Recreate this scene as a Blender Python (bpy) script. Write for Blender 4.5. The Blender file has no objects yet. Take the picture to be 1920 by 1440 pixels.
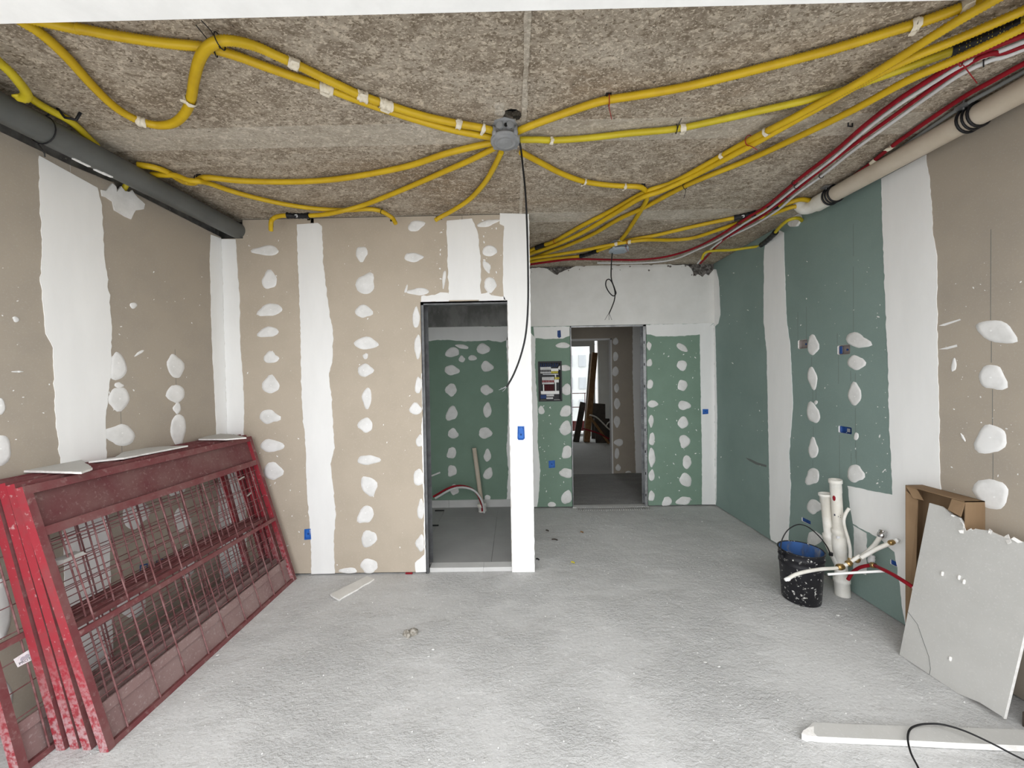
import bpy, math, random
from math import sin, cos, pi, radians
from mathutils import Vector, Matrix, noise
from mathutils.geometry import tessellate_polygon
random.seed(7)
SC = bpy.context.scene
COL = SC.collection

# ------------------------------------------------------------------ camera
F_PX, PITCH, YAW, ROLL, CAM_H = 713.0, -.0165, -.0078, -.0173, 1.509
cf = Vector((sin(YAW)*cos(PITCH), cos(YAW)*cos(PITCH), sin(PITCH)))
cr0 = Vector((cos(YAW), -sin(YAW), 0)); cu0 = cr0.cross(cf)
cr = cos(ROLL)*cr0 + sin(ROLL)*cu0
cu = cos(ROLL)*cu0 - sin(ROLL)*cr0
CAM = Vector((0, 0, CAM_H))
cd = bpy.data.cameras.new('camera'); co = bpy.data.objects.new('camera', cd); COL.objects.link(co)
co.matrix_world = Matrix(((cr.x, cu.x, -cf.x, CAM.x), (cr.y, cu.y, -cf.y, CAM.y), (cr.z, cu.z, -cf.z, CAM.z), (0, 0, 0, 1)))
cd.sensor_fit = 'HORIZONTAL'; cd.sensor_width = 36.0; cd.lens = F_PX/1920*36
cd.clip_start = .02; cd.clip_end = 200
SC.camera = co

# ------------------------------------------------------------------ sky, exposure
W = bpy.data.worlds.new('overcast_sky'); SC.world = W; W.use_nodes = True
nt = W.node_tree; bg = nt.nodes['Background']
tc = nt.nodes.new('ShaderNodeTexCoord'); sx = nt.nodes.new('ShaderNodeSeparateXYZ')
rp = nt.nodes.new('ShaderNodeValToRGB')
nt.links.new(tc.outputs['Generated'], sx.inputs[0]); nt.links.new(sx.outputs['Z'], rp.inputs[0])
rp.color_ramp.elements[0].position = 0; rp.color_ramp.elements[0].color = (.93, .95, .97, 1)
rp.color_ramp.elements[1].position = 1; rp.color_ramp.elements[1].color = (1, 1, 1, 1)
nt.links.new(rp.outputs[0], bg.inputs[0]); bg.inputs[1].default_value = 1.0
SC.view_settings.view_transform = 'Standard'; SC.view_settings.look = 'None'
SC.view_settings.gamma = 1.0; SC.view_settings.use_curve_mapping = False
SC.view_settings.exposure = 1.68
SC.cycles.max_bounces = 16; SC.cycles.diffuse_bounces = 10; SC.cycles.glossy_bounces = 4

# ------------------------------------------------------------------ dimensions (metres)
XL, XR, D1, D2, H = -2.24, 2.282, 2.927, 4.366, 2.768
BT = .0125                                 # plasterboard thickness
FAC0, FAC1, LINT = .80, 1.045, 2.5         # facade depth range, lintel soffit

def ray(x, y): return cf + cr*((x-960)/F_PX) + cu*((720-y)/F_PX)
def on(ax, v, x, y):
    d = ray(x, y); return CAM + d*((v-CAM[ax])/d[ax])
def oX(v, x, y): return on(0, v, x, y)
def oY(v, x, y): return on(1, v, x, y)
def oZ(v, x, y): return on(2, v, x, y)

# ------------------------------------------------------------------ materials
def mat(name, c1, rough=.7, c2=None, sc=6, lo=.4, hi=.6, st=(1, 1, 1), bump=0, bsc=80, bst=(1, 1, 1), metal=0,
        c3=None, sc3=40, lo3=.6, hi3=.75, detail=6, spec=.3, dist=0, bdist=.002, clear=0):
    m = bpy.data.materials.new(name); m.use_nodes = True
    n = m.node_tree.nodes; l = m.node_tree.links; b = n['Principled BSDF']
    b.inputs['Roughness'].default_value = rough; b.inputs['Metallic'].default_value = metal
    b.inputs['Specular IOR Level'].default_value = spec
    if clear: b.inputs['Coat Weight'].default_value = clear
    b.inputs['Base Color'].default_value = (*c1, 1)
    g = n.new('ShaderNodeNewGeometry')
    def noi(scale, stretch, det=detail, di=dist):
        mp = n.new('ShaderNodeMapping'); mp.inputs['Scale'].default_value = stretch
        t = n.new('ShaderNodeTexNoise'); t.inputs['Scale'].default_value = scale; t.inputs['Detail'].default_value = det
        t.inputs['Distortion'].default_value = di; t.inputs['Roughness'].default_value = .62
        l.new(g.outputs['Position'], mp.inputs[0]); l.new(mp.outputs[0], t.inputs['Vector']); return t.outputs['Fac']
    def ramp(src, a, z):
        r = n.new('ShaderNodeMapRange'); r.inputs['From Min'].default_value = a; r.inputs['From Max'].default_value = z
        r.clamp = True; l.new(src, r.inputs[0]); return r.outputs[0]
    def mix(fac, a, bcol):
        x = n.new('ShaderNodeMix'); x.data_type = 'RGBA'; l.new(fac, x.inputs['Factor'])
        for s, v in ((x.inputs['A'], a), (x.inputs['B'], bcol)):
            if isinstance(v, tuple): s.default_value = (*v, 1)
            else: l.new(v, s)
        return x.outputs['Result']
    cur = c1
    if c2: cur = mix(ramp(noi(sc, st), lo, hi), cur, c2)
    if c3: cur = mix(ramp(noi(sc3, st), lo3, hi3), cur, c3)
    if not isinstance(cur, tuple): l.new(cur, b.inputs['Base Color'])
    if bump:
        bp = n.new('ShaderNodeBump'); bp.inputs['Strength'].default_value = bump; bp.inputs['Distance'].default_value = bdist
        l.new(noi(bsc, bst, 8, 0), bp.inputs['Height']); l.new(bp.outputs[0], b.inputs['Normal'])
    return m, (n, l, b, noi, ramp, mix)
def mt(*a, **k): return mat(*a, **k)[0]

WHITE = (.80, .80, .78)
M_comp = mt('joint_compound', (.86, .86, .85), .75, (.80, .80, .79), 5, .35, .7, (1, 1, .25), bump=.15, bsc=60)
M_patch = mt('filler', (.80, .795, .785), .75, (.68, .675, .66), 9, .4, .66, bump=.2, bsc=90)
M_dot = mt('filler_dot', (.86, .86, .85), .7)
M_beige = mt('beige_board_paper', (.485, .42, .340), .8, (.445, .385, .31), 2.5, .4, .65, c3=(.52, .46, .385), sc3=90, lo3=.56, hi3=.75, bump=.06, bsc=500)
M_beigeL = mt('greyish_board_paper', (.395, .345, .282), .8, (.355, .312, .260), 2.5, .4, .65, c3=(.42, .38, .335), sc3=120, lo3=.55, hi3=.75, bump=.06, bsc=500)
M_teal = mt('teal_board_paper', (.225, .300, .276), .75, (.20, .270, .248), 2.2, .35, .65, c3=(.255, .335, .31), sc3=110, lo3=.56, hi3=.76, bump=.05, bsc=500)
M_green = mt('green_board_paper', (.205, .300, .236), .75, (.185, .272, .212), 3, .35, .65, c3=(.235, .335, .265), sc3=60, lo3=.58, hi3=.78, bump=.05, bsc=500)
M_gyps = mt('gypsum_core', (.82, .81, .79), .9, (.72, .70, .67), 60, bump=.4, bsc=200)
M_plaster = mt('white_plaster', (.80, .795, .775), .85, (.73, .725, .70), 4, .35, .65, bump=.25, bsc=45)
M_grout = mt('stud_cavity', (.10, .098, .092), .9, (.06, .06, .056), 12)
M_galv = mt('galvanised_steel', (.42, .43, .44), .45, (.25, .255, .26), 15, .4, .62, metal=.7, c3=(.75, .75, .73), sc3=30, lo3=.62, hi3=.7)
M_jamb = mt('dark_steel_lining', (.15, .155, .16), .5, (.10, .10, .105), 12, metal=.5)
M_lint = mt('lintel_plaster', (.86, .86, .85), .8, (.80, .80, .79), 6, bump=.1, bsc=40)
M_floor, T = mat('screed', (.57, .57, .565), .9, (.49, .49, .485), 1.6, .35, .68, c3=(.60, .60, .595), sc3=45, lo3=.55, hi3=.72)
def floor_bump(T, k=1.0):
    n, l, b, noi, ramp, mix = T
    a = noi(48, (.85, 1.2, 1), 10, .25); c = noi(120, (.9, 1.2, 1), 6, .2)
    x = n.new('ShaderNodeMath'); x.operation = 'MULTIPLY_ADD'; l.new(c, x.inputs[0]); x.inputs[1].default_value = .45; l.new(a, x.inputs[2])
    mk = n.new('ShaderNodeMapRange'); l.new(noi(1.5, (1, 1.2, 1), 4), mk.inputs[0])     # trowelled smooth in places, rough in others
    for q_, v_ in zip(('From Min', 'From Max', 'To Min', 'To Max'), (.42, .60, .28, 1.25)): mk.inputs[q_].default_value = v_
    x2 = n.new('ShaderNodeMath'); x2.operation = 'MULTIPLY'; l.new(x.outputs[0], x2.inputs[0]); l.new(mk.outputs[0], x2.inputs[1]); x = x2
    cur = b.inputs['Base Color'].links[0].from_socket; base = b.inputs['Base Color'].default_value
    cur = mix(ramp(noi(75, (.85, 1.2, 1), 6, .3), .57, .66), cur, (.36*k+.08, .36*k+.08, .355*k+.08))
    cur = mix(ramp(noi(58, (.85, 1.2, 1), 6, .2), .60, .68), cur, (.68, .68, .675) if k == 1 else (.45, .45, .445))
    l.new(cur, b.inputs['Base Color'])
    bp = n.new('ShaderNodeBump'); bp.inputs['Strength'].default_value = .95*k; bp.inputs['Distance'].default_value = .011
    l.new(x.outputs[0], bp.inputs['Height']); l.new(bp.outputs[0], b.inputs['Normal'])
floor_bump(T)
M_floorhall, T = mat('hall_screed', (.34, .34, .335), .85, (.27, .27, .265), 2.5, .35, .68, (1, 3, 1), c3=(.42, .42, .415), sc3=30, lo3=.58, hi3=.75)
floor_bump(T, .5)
def ceil_mat(name, a, b2, dark, rust, k=1.0):
    m, T = mat(name, a, .9, b2, 3.2, .36, .66, (.8, 1.2, 1), dist=.4)
    n, l, b, noi, ramp, mix = T
    cur = b.inputs['Base Color'].links[0].from_socket
    def part(sock, f):
        x = n.new('ShaderNodeMath'); x.operation = 'MULTIPLY'; l.new(sock, x.inputs[0]); x.inputs[1].default_value = f; return x.outputs[0]
    lite = tuple(min(1, v*1.75) for v in a)
    cur = mix(part(ramp(noi(1.5, (.6, 1.2, 1), 5), .50, .68), .85), cur, rust)
    cur = mix(part(ramp(noi(9, (.8, 1.3, 1), 10, .8), .47, .60), .60*k), cur, dark)
    cur = mix(part(ramp(noi(30, (.85, 1.25, 1), 10, .7), .53, .61), .50*k), cur, lite)
    cur = mix(part(ramp(noi(62, (.85, 1.3, 1), 9, .6), .53, .60), .85*k), cur, dark)
    cur = mix(part(ramp(noi(95, (.9, 1.3, 1), 7, .5), .55, .62), .70*k), cur, lite)
    cur = mix(part(ramp(noi(60, (.9, 1.2, 1), 3), .66, .70), .9), cur, tuple(v*.35 for v in dark))
    l.new(cur, b.inputs['Base Color'])
    bp = n.new('ShaderNodeBump'); bp.inputs['Strength'].default_value = .45; bp.inputs['Distance'].default_value = .005
    l.new(noi(48, (.8, 1.4, 1), 9), bp.inputs['Height']); l.new(bp.outputs[0], b.inputs['Normal'])
    return m
M_ceil = ceil_mat('formwork_concrete', (.40, .350, .285), (.315, .265, .205), (.150, .115, .080), (.25, .180, .115))
M_ceilstrip = ceil_mat('pale_concrete_strip', (.47, .425, .36), (.40, .355, .29), (.25, .21, .16), (.38, .33, .265), .6)
M_conc = mt('raw_concrete', (.30, .30, .292), .85, (.19, .19, .186), 5, .4, .6, (2, 1, 1), c3=(.30, .30, .29), sc3=12, lo3=.6, hi3=.75, bump=.3, bsc=50)
M_rough = mt('broken_concrete', (.30, .28, .26), .95, (.09, .08, .075), 28, .42, .58, c3=(.6, .59, .57), sc3=40, lo3=.58, hi3=.66, bump=1, bsc=60, bdist=.02)
M_yel = mt('yellow_conduit', (.64, .43, .012), .42, (.56, .36, .010), 7, spec=.4)
M_yel2 = mt('lemon_conduit', (.60, .49, .022), .42, (.52, .41, .016), 7, spec=.4)
M_red = mt('red_pipe', (.28, .008, .018), .5, (.22, .006, .014), 10, spec=.2)
M_wpipe = mt('white_pipe', (.66, .66, .66), .4, (.56, .56, .56), 10)
M_gpipe = mt('grey_sleeve_pipe', (.20, .205, .20), .5)
M_tape = mt('masking_tape', (.80, .74, .62), .8, (.70, .63, .50), 40, bump=.5, bsc=120)
M_black = mt('black_plastic', (.012, .012, .014), .45)
M_cable = mt('black_cable', (.008, .008, .009), .5)
M_redtie = mt('red_tie', (.30, .01, .015), .5)
M_jbox = mt('grey_box_plastic', (.28, .285, .292), .5, (.235, .24, .247), 20)
M_jbox2 = mt('bluish_box_plastic', (.33, .38, .43), .6)
M_drain = mt('dark_grey_pvc', (.115, .12, .115), .45, (.095, .10, .096), 4, c3=(.5, .5, .48), sc3=16, lo3=.74, hi3=.78)
M_sand = mt('beige_pvc', (.56, .49, .40), .5, (.50, .43, .34), 5)
M_pvc = mt('white_pvc', (.78, .765, .72), .4, (.68, .65, .58), 8, c3=(.45, .38, .28), sc3=5, lo3=.70, hi3=.85)
M_brass = mt('brass', (.45, .30, .12), .35, metal=.9)
M_chrome = mt('chrome', (.6, .6, .6), .2, metal=.95)
M_blue = mt('blue_box_plastic', (.035, .16, .52), .5, (.03, .13, .45), 30, c3=(.55, .6, .7), sc3=60, lo3=.66, hi3=.70)
M_dblue = mt('deep_blue_plastic', (.02, .07, .25), .5)
M_barr = mt('dusty_shaded_red_paint', (.155, .042, .046), .65, (.185, .085, .082), 9, .40, .64, c3=(.27, .17, .16), sc3=35, lo3=.57, hi3=.75, bump=.15, bsc=150)  # real dust, plus the shade of the room-facing upright faces
M_barr2, T = mat('lit_red_paint', (.30, .027, .040), .5, (.25, .045, .053), 12, .45, .65, c3=(.45, .26, .26), sc3=45, lo3=.60, hi3=.72, bump=.1, bsc=150)  # same red, brighter: window light on the upright sides put into the colour
n_, l_, b_, noi_, ramp_, mix_ = T                # plaster dust splashed on the feet of the uprights
g_ = n_.new('ShaderNodeNewGeometry'); sx_ = n_.new('ShaderNodeSeparateXYZ'); l_.new(g_.outputs['Position'], sx_.inputs[0])
lowz = n_.new('ShaderNodeMapRange'); lowz.inputs['From Min'].default_value = .42; lowz.inputs['From Max'].default_value = 0; l_.new(sx_.outputs['Z'], lowz.inputs[0])
mm_ = n_.new('ShaderNodeMath'); mm_.operation = 'MULTIPLY'; l_.new(lowz.outputs[0], mm_.inputs[0]); l_.new(ramp_(noi_(55, (1, 1, 1)), .40, .58), mm_.inputs[1])
l_.new(mix_(mm_.outputs[0], b_.inputs['Base Color'].links[0].from_socket, (.44, .30, .31)), b_.inputs['Base Color'])
M_sheet = mt('rusty_red_sheet', (.125, .038, .042), .6, (.165, .085, .080), 5, .35, .65, c3=(.24, .16, .15), sc3=70, lo3=.56, hi3=.75, bump=.1, bsc=120)
M_wire = mt('red_wire', (.26, .135, .135), .65, (.15, .05, .052), 20)
M_sheet2 = mt('dusty_bottom_sheet', (.275, .19, .18), .75, (.22, .135, .13), 5, .35, .65, c3=(.36, .29, .28), sc3=80, lo3=.55, hi3=.72, bump=.12, bsc=140)
M_offcut = mt('grey_board_paper', (.50, .495, .475), .85, (.45, .445, .425), 4, .35, .65, c3=(.56, .555, .54), sc3=110, lo3=.56, hi3=.75, bump=.08, bsc=300)
M_card = mt('cardboard', (.25, .165, .095), .85, (.21, .135, .075), 6, (.4), .6, (1, 1, .3))
M_timber = mt('timber', (.30, .17, .075), .7, (.20, .105, .045), 8, .4, .6, (6, 6, 1))
M_darkwood = mt('dark_board', (.075, .06, .05), .6, (.05, .04, .033), 8)
M_bucket = mt('paint_spattered_black', (.010, .010, .012), .45, (.016, .016, .02), 6, c3=(.62, .61, .58), sc3=42, lo3=.60, hi3=.64, bump=.2, bsc=60)
M_bucketin = mt('dried_blue_paint', (.04, .11, .30), .6, (.30, .32, .34), 14, .52, .62, (1, 1, .3), c3=(.05, .05, .06), sc3=7, lo3=.52, hi3=.66)
M_tile = mt('grey_tile', (.33, .33, .325), .5, (.30, .30, .295), 3)
M_tilew = mt('pale_tile', (.62, .62, .61), .5, (.57, .57, .56), 5)
M_ylw = mt('yellow_terminal', (.55, .48, .05), .5)
M_sign = mt('white_label', (.78, .78, .80), .5, (.62, .62, .66), 60, .55, .7)
M_ink = mt('ink', (.06, .06, .08), .6)
M_inkw = mt('white_print', (.75, .75, .75), .6)
M_pencil = mt('pencil_line', (.14, .15, .145), .9)
M_crumb = mt('plaster_crumb', (.72, .715, .70), .9, (.55, .545, .53), 60, bump=.6, bsc=200)
M_stone = mt('mortar_lump', (.40, .38, .34), .95, (.20, .18, .15), 70, bump=.8, bsc=160)
M_hole = mt('dark_void', (.006, .006, .006), .9)
M_ground = mt('street_ground', (.38, .38, .37), .9, (.33, .33, .32), .3)
M_bounce = mt('pale_bounce_floor', (.70, .70, .69), .8, (.64, .64, .63), .8)
M_bldg = mt('pale_facade', (.62, .62, .61), .9, (.56, .56, .55), .4)
M_glassdark = mt('window_dark', (.42, .43, .45), .3)
M_alu = mt('white_frame', (.72, .72, .71), .5)
M_dred = mt('dark_red_rail', (.13, .02, .02), .5)
def glass_mat():
    m = bpy.data.materials.new('window_glass'); m.use_nodes = True; n = m.node_tree.nodes; l = m.node_tree.links
    o = n['Material Output']; t = n.new('ShaderNodeBsdfTransparent'); g = n.new('ShaderNodeBsdfGlossy'); x = n.new('ShaderNodeMixShader')
    t.inputs[0].default_value = (.93, .95, .95, 1); g.inputs['Roughness'].default_value = .03; x.inputs[0].default_value = .06
    l.new(t.outputs[0], x.inputs[1]); l.new(g.outputs[0], x.inputs[2]); l.new(x.outputs[0], o.inputs['Surface']); return m
M_glass = glass_mat()

# ------------------------------------------------------------------ builders
WL = {}                                    # world location of every root, by object
def link(name, me, parent, origin):
    o = bpy.data.objects.new(name, me); COL.objects.link(o)
    if parent is not None:
        o.parent = parent; WL[o.name] = WL[parent.name]
    else:
        o.location = origin; WL[o.name] = Vector(origin)
    return o
def empty(name, loc, label=None, cat=None, group=None, kind=None):
    o = link(name, None, None, Vector(loc)); o.empty_display_size = .05
    return tag(o, label, cat, group, kind)
def tag(o, label=None, cat=None, group=None, kind=None):
    for k, v in (('label', label), ('category', cat), ('group', group), ('kind', kind)):
        if v: o[k] = v
    return o
class MB:
    def __init__(s): s.v = []; s.f = []; s.mi = []; s.sm = []
    def add(s, vs, fs, mi=0, smooth=False):
        b = len(s.v); s.v += [Vector(v) for v in vs]
        for f in fs: s.f.append([b+i for i in f]); s.mi.append(mi); s.sm.append(smooth)
        return s
    def box(s, a, b, mi=0):
        x0, y0, z0 = (min(a[i], b[i]) for i in range(3)); x1, y1, z1 = (max(a[i], b[i]) for i in range(3))
        return s.hexa([(x0, y0, z0), (x1, y0, z0), (x1, y1, z0), (x0, y1, z0), (x0, y0, z1), (x1, y0, z1), (x1, y1, z1), (x0, y1, z1)], mi)
    def hexa(s, p, mi=0):
        return s.add(p, [(0, 3, 2, 1), (4, 5, 6, 7), (0, 1, 5, 4), (1, 2, 6, 5), (2, 3, 7, 6), (3, 0, 4, 7)], mi)
    def prism(s, loops, ax, v0, v1, mi=0, side=None):
        """loops: outer + holes as lists of 3D points; extruded between v0 (back) and v1 (front) along axis ax"""
        side = mi if side is None else side
        def at(p, v): q = Vector(p); q[ax] = v; return q
        flat = [Vector(p) for lp in loops for p in lp]
        oth = [i for i in range(3) if i != ax]
        tris = tessellate_polygon([[Vector((p[oth[0]], p[oth[1]], 0)) for p in lp] for lp in loops])
        n = len(flat)
        s.add([at(p, v1) for p in flat]+[at(p, v0) for p in flat], list(tris)+[tuple(n+i for i in reversed(t)) for t in tris], mi)
        for lp in loops:
            m = len(lp)
            s.add([at(p, v1) for p in lp]+[at(p, v0) for p in lp], [(i, (i+1) % m, m+(i+1) % m, m+i) for i in range(m)], side)
        return s
    def loft(s, rings, mi=0, cap0=False, cap1=False, smooth=True, closed=True):
        k = len(rings[0]); vs = [p for r in rings for p in r]; fs = []
        for i in range(len(rings)-1):
            for j in range(k if closed else k-1):
                a = i*k+j; b = i*k+(j+1) % k; fs.append((a, b, b+k, a+k))
        s.add(vs, fs, mi, smooth)
        if cap0: s.add(rings[0], [tuple(reversed(range(k)))], mi)
        if cap1: s.add(rings[-1], [tuple(range(k))], mi)
        return s
    def tube(s, pts, r, seg=8, mi=0, caps=True, smooth=True):
        pts = [Vector(p) for p in pts]; n = len(pts)
        rr = r if isinstance(r, (list, tuple)) else [r]*n
        tan = [(pts[min(i+1, n-1)]-pts[max(i-1, 0)]).normalized() for i in range(n)]
        up = Vector((0, 0, 1)) if abs(tan[0].z) < .9 else Vector((1, 0, 0))
        u = tan[0].cross(up).normalized(); rings = []
        for i in range(n):
            u = (u-tan[i]*u.dot(tan[i])).normalized(); w = tan[i].cross(u)
            rings.append([pts[i]+(u*cos(2*pi*j/seg)+w*sin(2*pi*j/seg))*rr[i] for j in range(seg)])
        return s.loft(rings, mi, caps, caps, smooth)
    def lathe(s, c, prof, seg=24, mi=0, axis=(0, 0, 1), cap0=False, cap1=False):
        c = Vector(c); a = Vector(axis).normalized(); t = Vector((1, 0, 0)) if abs(a.x) < .9 else Vector((0, 1, 0))
        u = a.cross(t).normalized(); w = a.cross(u)
        return s.loft([[c+a*h+(u*cos(2*pi*j/seg)+w*sin(2*pi*j/seg))*r for j in range(seg)] for h, r in prof], mi, cap0, cap1)
    def build(s, name, mats, parent=None, origin=None):
        mats = mats if isinstance(mats, (list, tuple)) else [mats]
        if parent is not None: org = WL[parent.name]
        elif origin is not None: org = Vector(origin)
        else:
            n = len(s.v); org = Vector((sum(v.x for v in s.v)/n, sum(v.y for v in s.v)/n, min(v.z for v in s.v)))
        me = bpy.data.meshes.new(name); me.from_pydata([tuple(v-org) for v in s.v], [], s.f)
        for m in mats: me.materials.append(m)
        me.polygons.foreach_set('material_index', s.mi); me.polygons.foreach_set('use_smooth', s.sm); me.update()
        return link(name, me, parent, org)
def spline(pts, step=.02, closed=False):
    pts = [Vector(p) for p in pts]; out = []
    P = [pts[0]*2-pts[1]]+pts+[pts[-1]*2-pts[-2]]
    for i in range(1, len(P)-2):
        a, b, c, d = P[i-1:i+3]; n = max(2, int((c-b).length/step))
        for k in range(n):
            t = k/n; out.append(.5*((2*b)+(c-a)*t+(2*a-5*b+4*c-d)*t*t+(3*b-a-3*c+d)*t**3))
    out.append(pts[-1]); return out
def resample(pts, step):
    out = [pts[0]]; need = step
    for a, b in zip(pts, pts[1:]):
        L = (b-a).length; pos = 0
        while L-pos >= need:
            pos += need; out.append(a.lerp(b, pos/L)); need = step
        need -= L-pos
    return out
def text_mesh(body, name, mat_, parent, pos, xdir, ydir, size):
    cu_ = bpy.data.curves.new('t', 'FONT'); cu_.body = body; cu_.size = size; cu_.align_x = 'CENTER'; cu_.align_y = 'CENTER'
    to = bpy.data.objects.new('t', cu_); COL.objects.link(to)
    dg = bpy.context.evaluated_depsgraph_get(); me = bpy.data.meshes.new_from_object(to.evaluated_get(dg))
    bpy.data.objects.remove(to); bpy.data.curves.remove(cu_)
    x = Vector(xdir).normalized(); y = Vector(ydir).normalized()
    org = WL[parent.name]
    for v in me.vertices: v.co = Vector(pos)+x*v.co.x+y*v.co.y-org
    me.name = name; me.materials.clear(); me.materials.append(mat_)
    return link(name, me, parent, None)
def rect(ax, a0, a1, b0, b1, v):
    oth = [i for i in range(3) if i != ax]; out = []
    for a, b in ((a0, b0), (a1, b0), (a1, b1), (a0, b1)):
        p = Vector((0, 0, 0)); p[ax] = v; p[oth[0]] = a; p[oth[1]] = b; out.append(p)
    return out

# ---- wall dressings, all children of a wall -----------------------------------------
def rough_line(pts, amp, step=.02, ax=0):
    out = []
    oth = [i for i in range(3) if i != ax]
    for a, b in zip(pts, pts[1:]):
        L = (b-a).length; n = max(1, int(L/step)); d = (b-a).normalized() if L else Vector((0, 0, 1))
        nn = Vector((0, 0, 0)); nn[oth[0]] = -d[oth[1]]; nn[oth[1]] = d[oth[0]]
        for k in range(n):
            p = a.lerp(b, k/n)
            j = noise.noise(p*22+Vector((3.1, 1.7, .3)))*amp*1.6+noise.noise(p*75)*amp
            out.append(p+nn*(j if (k or a is not pts[0]) else 0))
    out.append(pts[-1]); return out
def band(wall, ax, v, sg, left, right, m=None, amp=.004, th=.003, name='joint_compound', holes=()):
    L = rough_line([on(ax, v, *p) if len(p) == 2 else Vector(p) for p in left], amp, ax=ax)
    R = rough_line([on(ax, v, *p) if len(p) == 2 else Vector(p) for p in right], amp, ax=ax)
    return MB().prism([L+R[::-1]]+list(holes), ax, v-sg*.001, v+sg*th, 0).build(name, m or M_comp, wall)
def patch(wall, ax, v, sg, x, y, w, h, rot=0, tip=.5, tdir=None, m=None, th=.0035, dot=True, lim=(-9, 9)):
    """filler blob: outline drawn on the wall, domed to the middle"""
    n = 22; tdir = random.choice((0, pi, pi*.8, .2, pi/2, -pi/2)) if tdir is None else tdir
    c, s = cos(rot), sin(rot); ph = random.random()*20; oR = []
    for i in range(n):
        t = 2*pi*i/n
        k = 1+.20*noise.noise(Vector((cos(t)*1.1+ph, sin(t)*1.1, ph)))+.05*noise.noise(Vector((cos(t)*5, sin(t)*5+ph, 3)))
        k *= 1+tip*max(0, cos(t-tdir))**9
        px, py = w/2*k*cos(t), h/2*k*sin(t)
        q = on(ax, v, x+px*c-py*s, y+px*s+py*c); q[1-ax] = min(max(q[1-ax], lim[0]), lim[1]); q.z = max(q.z, .004); oR.append(q)
    ce = sum(oR, Vector((0, 0, 0)))/n
    def lev(f, d):
        out = []
        for p in oR:
            q = ce.lerp(p, f); q[ax] = v+sg*d; out.append(q)
        return out
    b = MB().loft([lev(1, -.0005), lev(.985, th*.35), lev(.7, th*.8), lev(.3, th)], 0, smooth=True, cap1=True)
    o = b.build('filler_patch', m or M_patch, wall)
    if dot and w > 16:
        cc = on(ax, v, x+random.uniform(-.1, .1)*w, y+random.uniform(-.08, .08)*h); d = MB()
        ring = []
        for j in range(8):
            q = cc.copy(); oth = [i for i in range(3) if i != ax]
            q[oth[0]] += .0042*cos(j*pi/4); q[oth[1]] += .0042*sin(j*pi/4); q[ax] = v+sg*(th+.001); ring.append(q)
        q2 = [q.copy() for q in ring]
        for q in q2: q[ax] = v
        d.loft([q2, ring], 0, cap1=True).build('screw_spot', M_dot, wall)
    return o
def splashes(wall, ax, v, sg, n, x0, x1, y0, y1, m=None, big=1.0):
    b = MB()
    for _ in range(n):
        x, y = random.uniform(x0, x1), random.uniform(y0, y1); k = random.choice((1, 1, 1.4, 2.4))*big; a = random.random()*pi
        ring = []
        for j in range(6):
            t = j*pi/3; px, py = k*cos(t)*random.uniform(.6, 1.8), k*.7*sin(t)*random.uniform(.6, 1.2)
            q = on(ax, v, x+px*cos(a)-py*sin(a), y+px*sin(a)+py*cos(a)); q[ax] = v+sg*.0012; ring.append(q)
        base = [q.copy() for q in ring]
        for q in base: q[ax] = v
        b.loft([base, ring], 0, cap1=True)
    o = b.build('plaster_splashes', m or M_comp, wall); o['kind'] = 'stuff'; return o
def pline(wall, ax, v, sg, x, y0, y1, w=.0009):
    a, b = on(ax, v, x, y0), on(ax, v, x, y1); h = 1 if ax == 0 else 0
    b[h] = a[h]; lo, hi = min(a.z, b.z), max(a.z, b.z)
    return MB().prism([rect(ax, *( (a[h]-w, a[h]+w, lo, hi)), v)], ax, v, v+sg*.0006).build('pencil_line', M_pencil, wall)

# ================================================================== SETTING
def S(o): o['kind'] = 'structure'; return o
XD1, XD2, XP = -.7145, -.0474, .129        # first opening, end of partition
E1, E2, ZT = .639, 1.507, 2.09             # second opening
ZB = .03                                   # bathroom floor level
YC = 5.88                                  # back of the corridor
YF = 9.6                                   # far wall of the next room
# floor: rough screed as a displaced grid, then plain slabs behind
def floor_main():
    b = MB(); nx, ny = 150, 118; x0, x1, y0, y1 = XL-.2, XR+.2, FAC0, D2+.06
    vs = []
    for j in range(ny+1):
        for i in range(nx+1):
            x, y = x0+(x1-x0)*i/nx, y0+(y1-y0)*j/ny
            z = .0022*noise.noise(Vector((x*6, y*9, 0)))+.0012*noise.noise(Vector((x*17, y*22, 5)))-.0022
            vs.append((x, y, z))
    fs = [(j*(nx+1)+i, j*(nx+1)+i+1, (j+1)*(nx+1)+i+1, (j+1)*(nx+1)+i) for j in range(ny) for i in range(nx)]
    b.add(vs, fs, 0, True)
    b.box((x0, y0, -.2), (x1, y1, -.03))
    return S(b.build('floor', M_floor, None, (0, 2.5, 0)))
FLOOR = floor_main()
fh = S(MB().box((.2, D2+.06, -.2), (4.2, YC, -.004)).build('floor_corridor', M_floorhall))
fr = S(MB().box((-.6, YC, -.2), (4.6, YF, -.004)).build('floor_room', M_floor))
S(MB().box((-7, -9, -.25), (7, FAC0, -.03)).build('floor_bounce', M_bounce))  # unseen terrace, made wide and pale to bounce sky light up inside
S(MB().box((-60, -80, -9.2), (60, 80, -9)).build('ground', M_ground))
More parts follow.
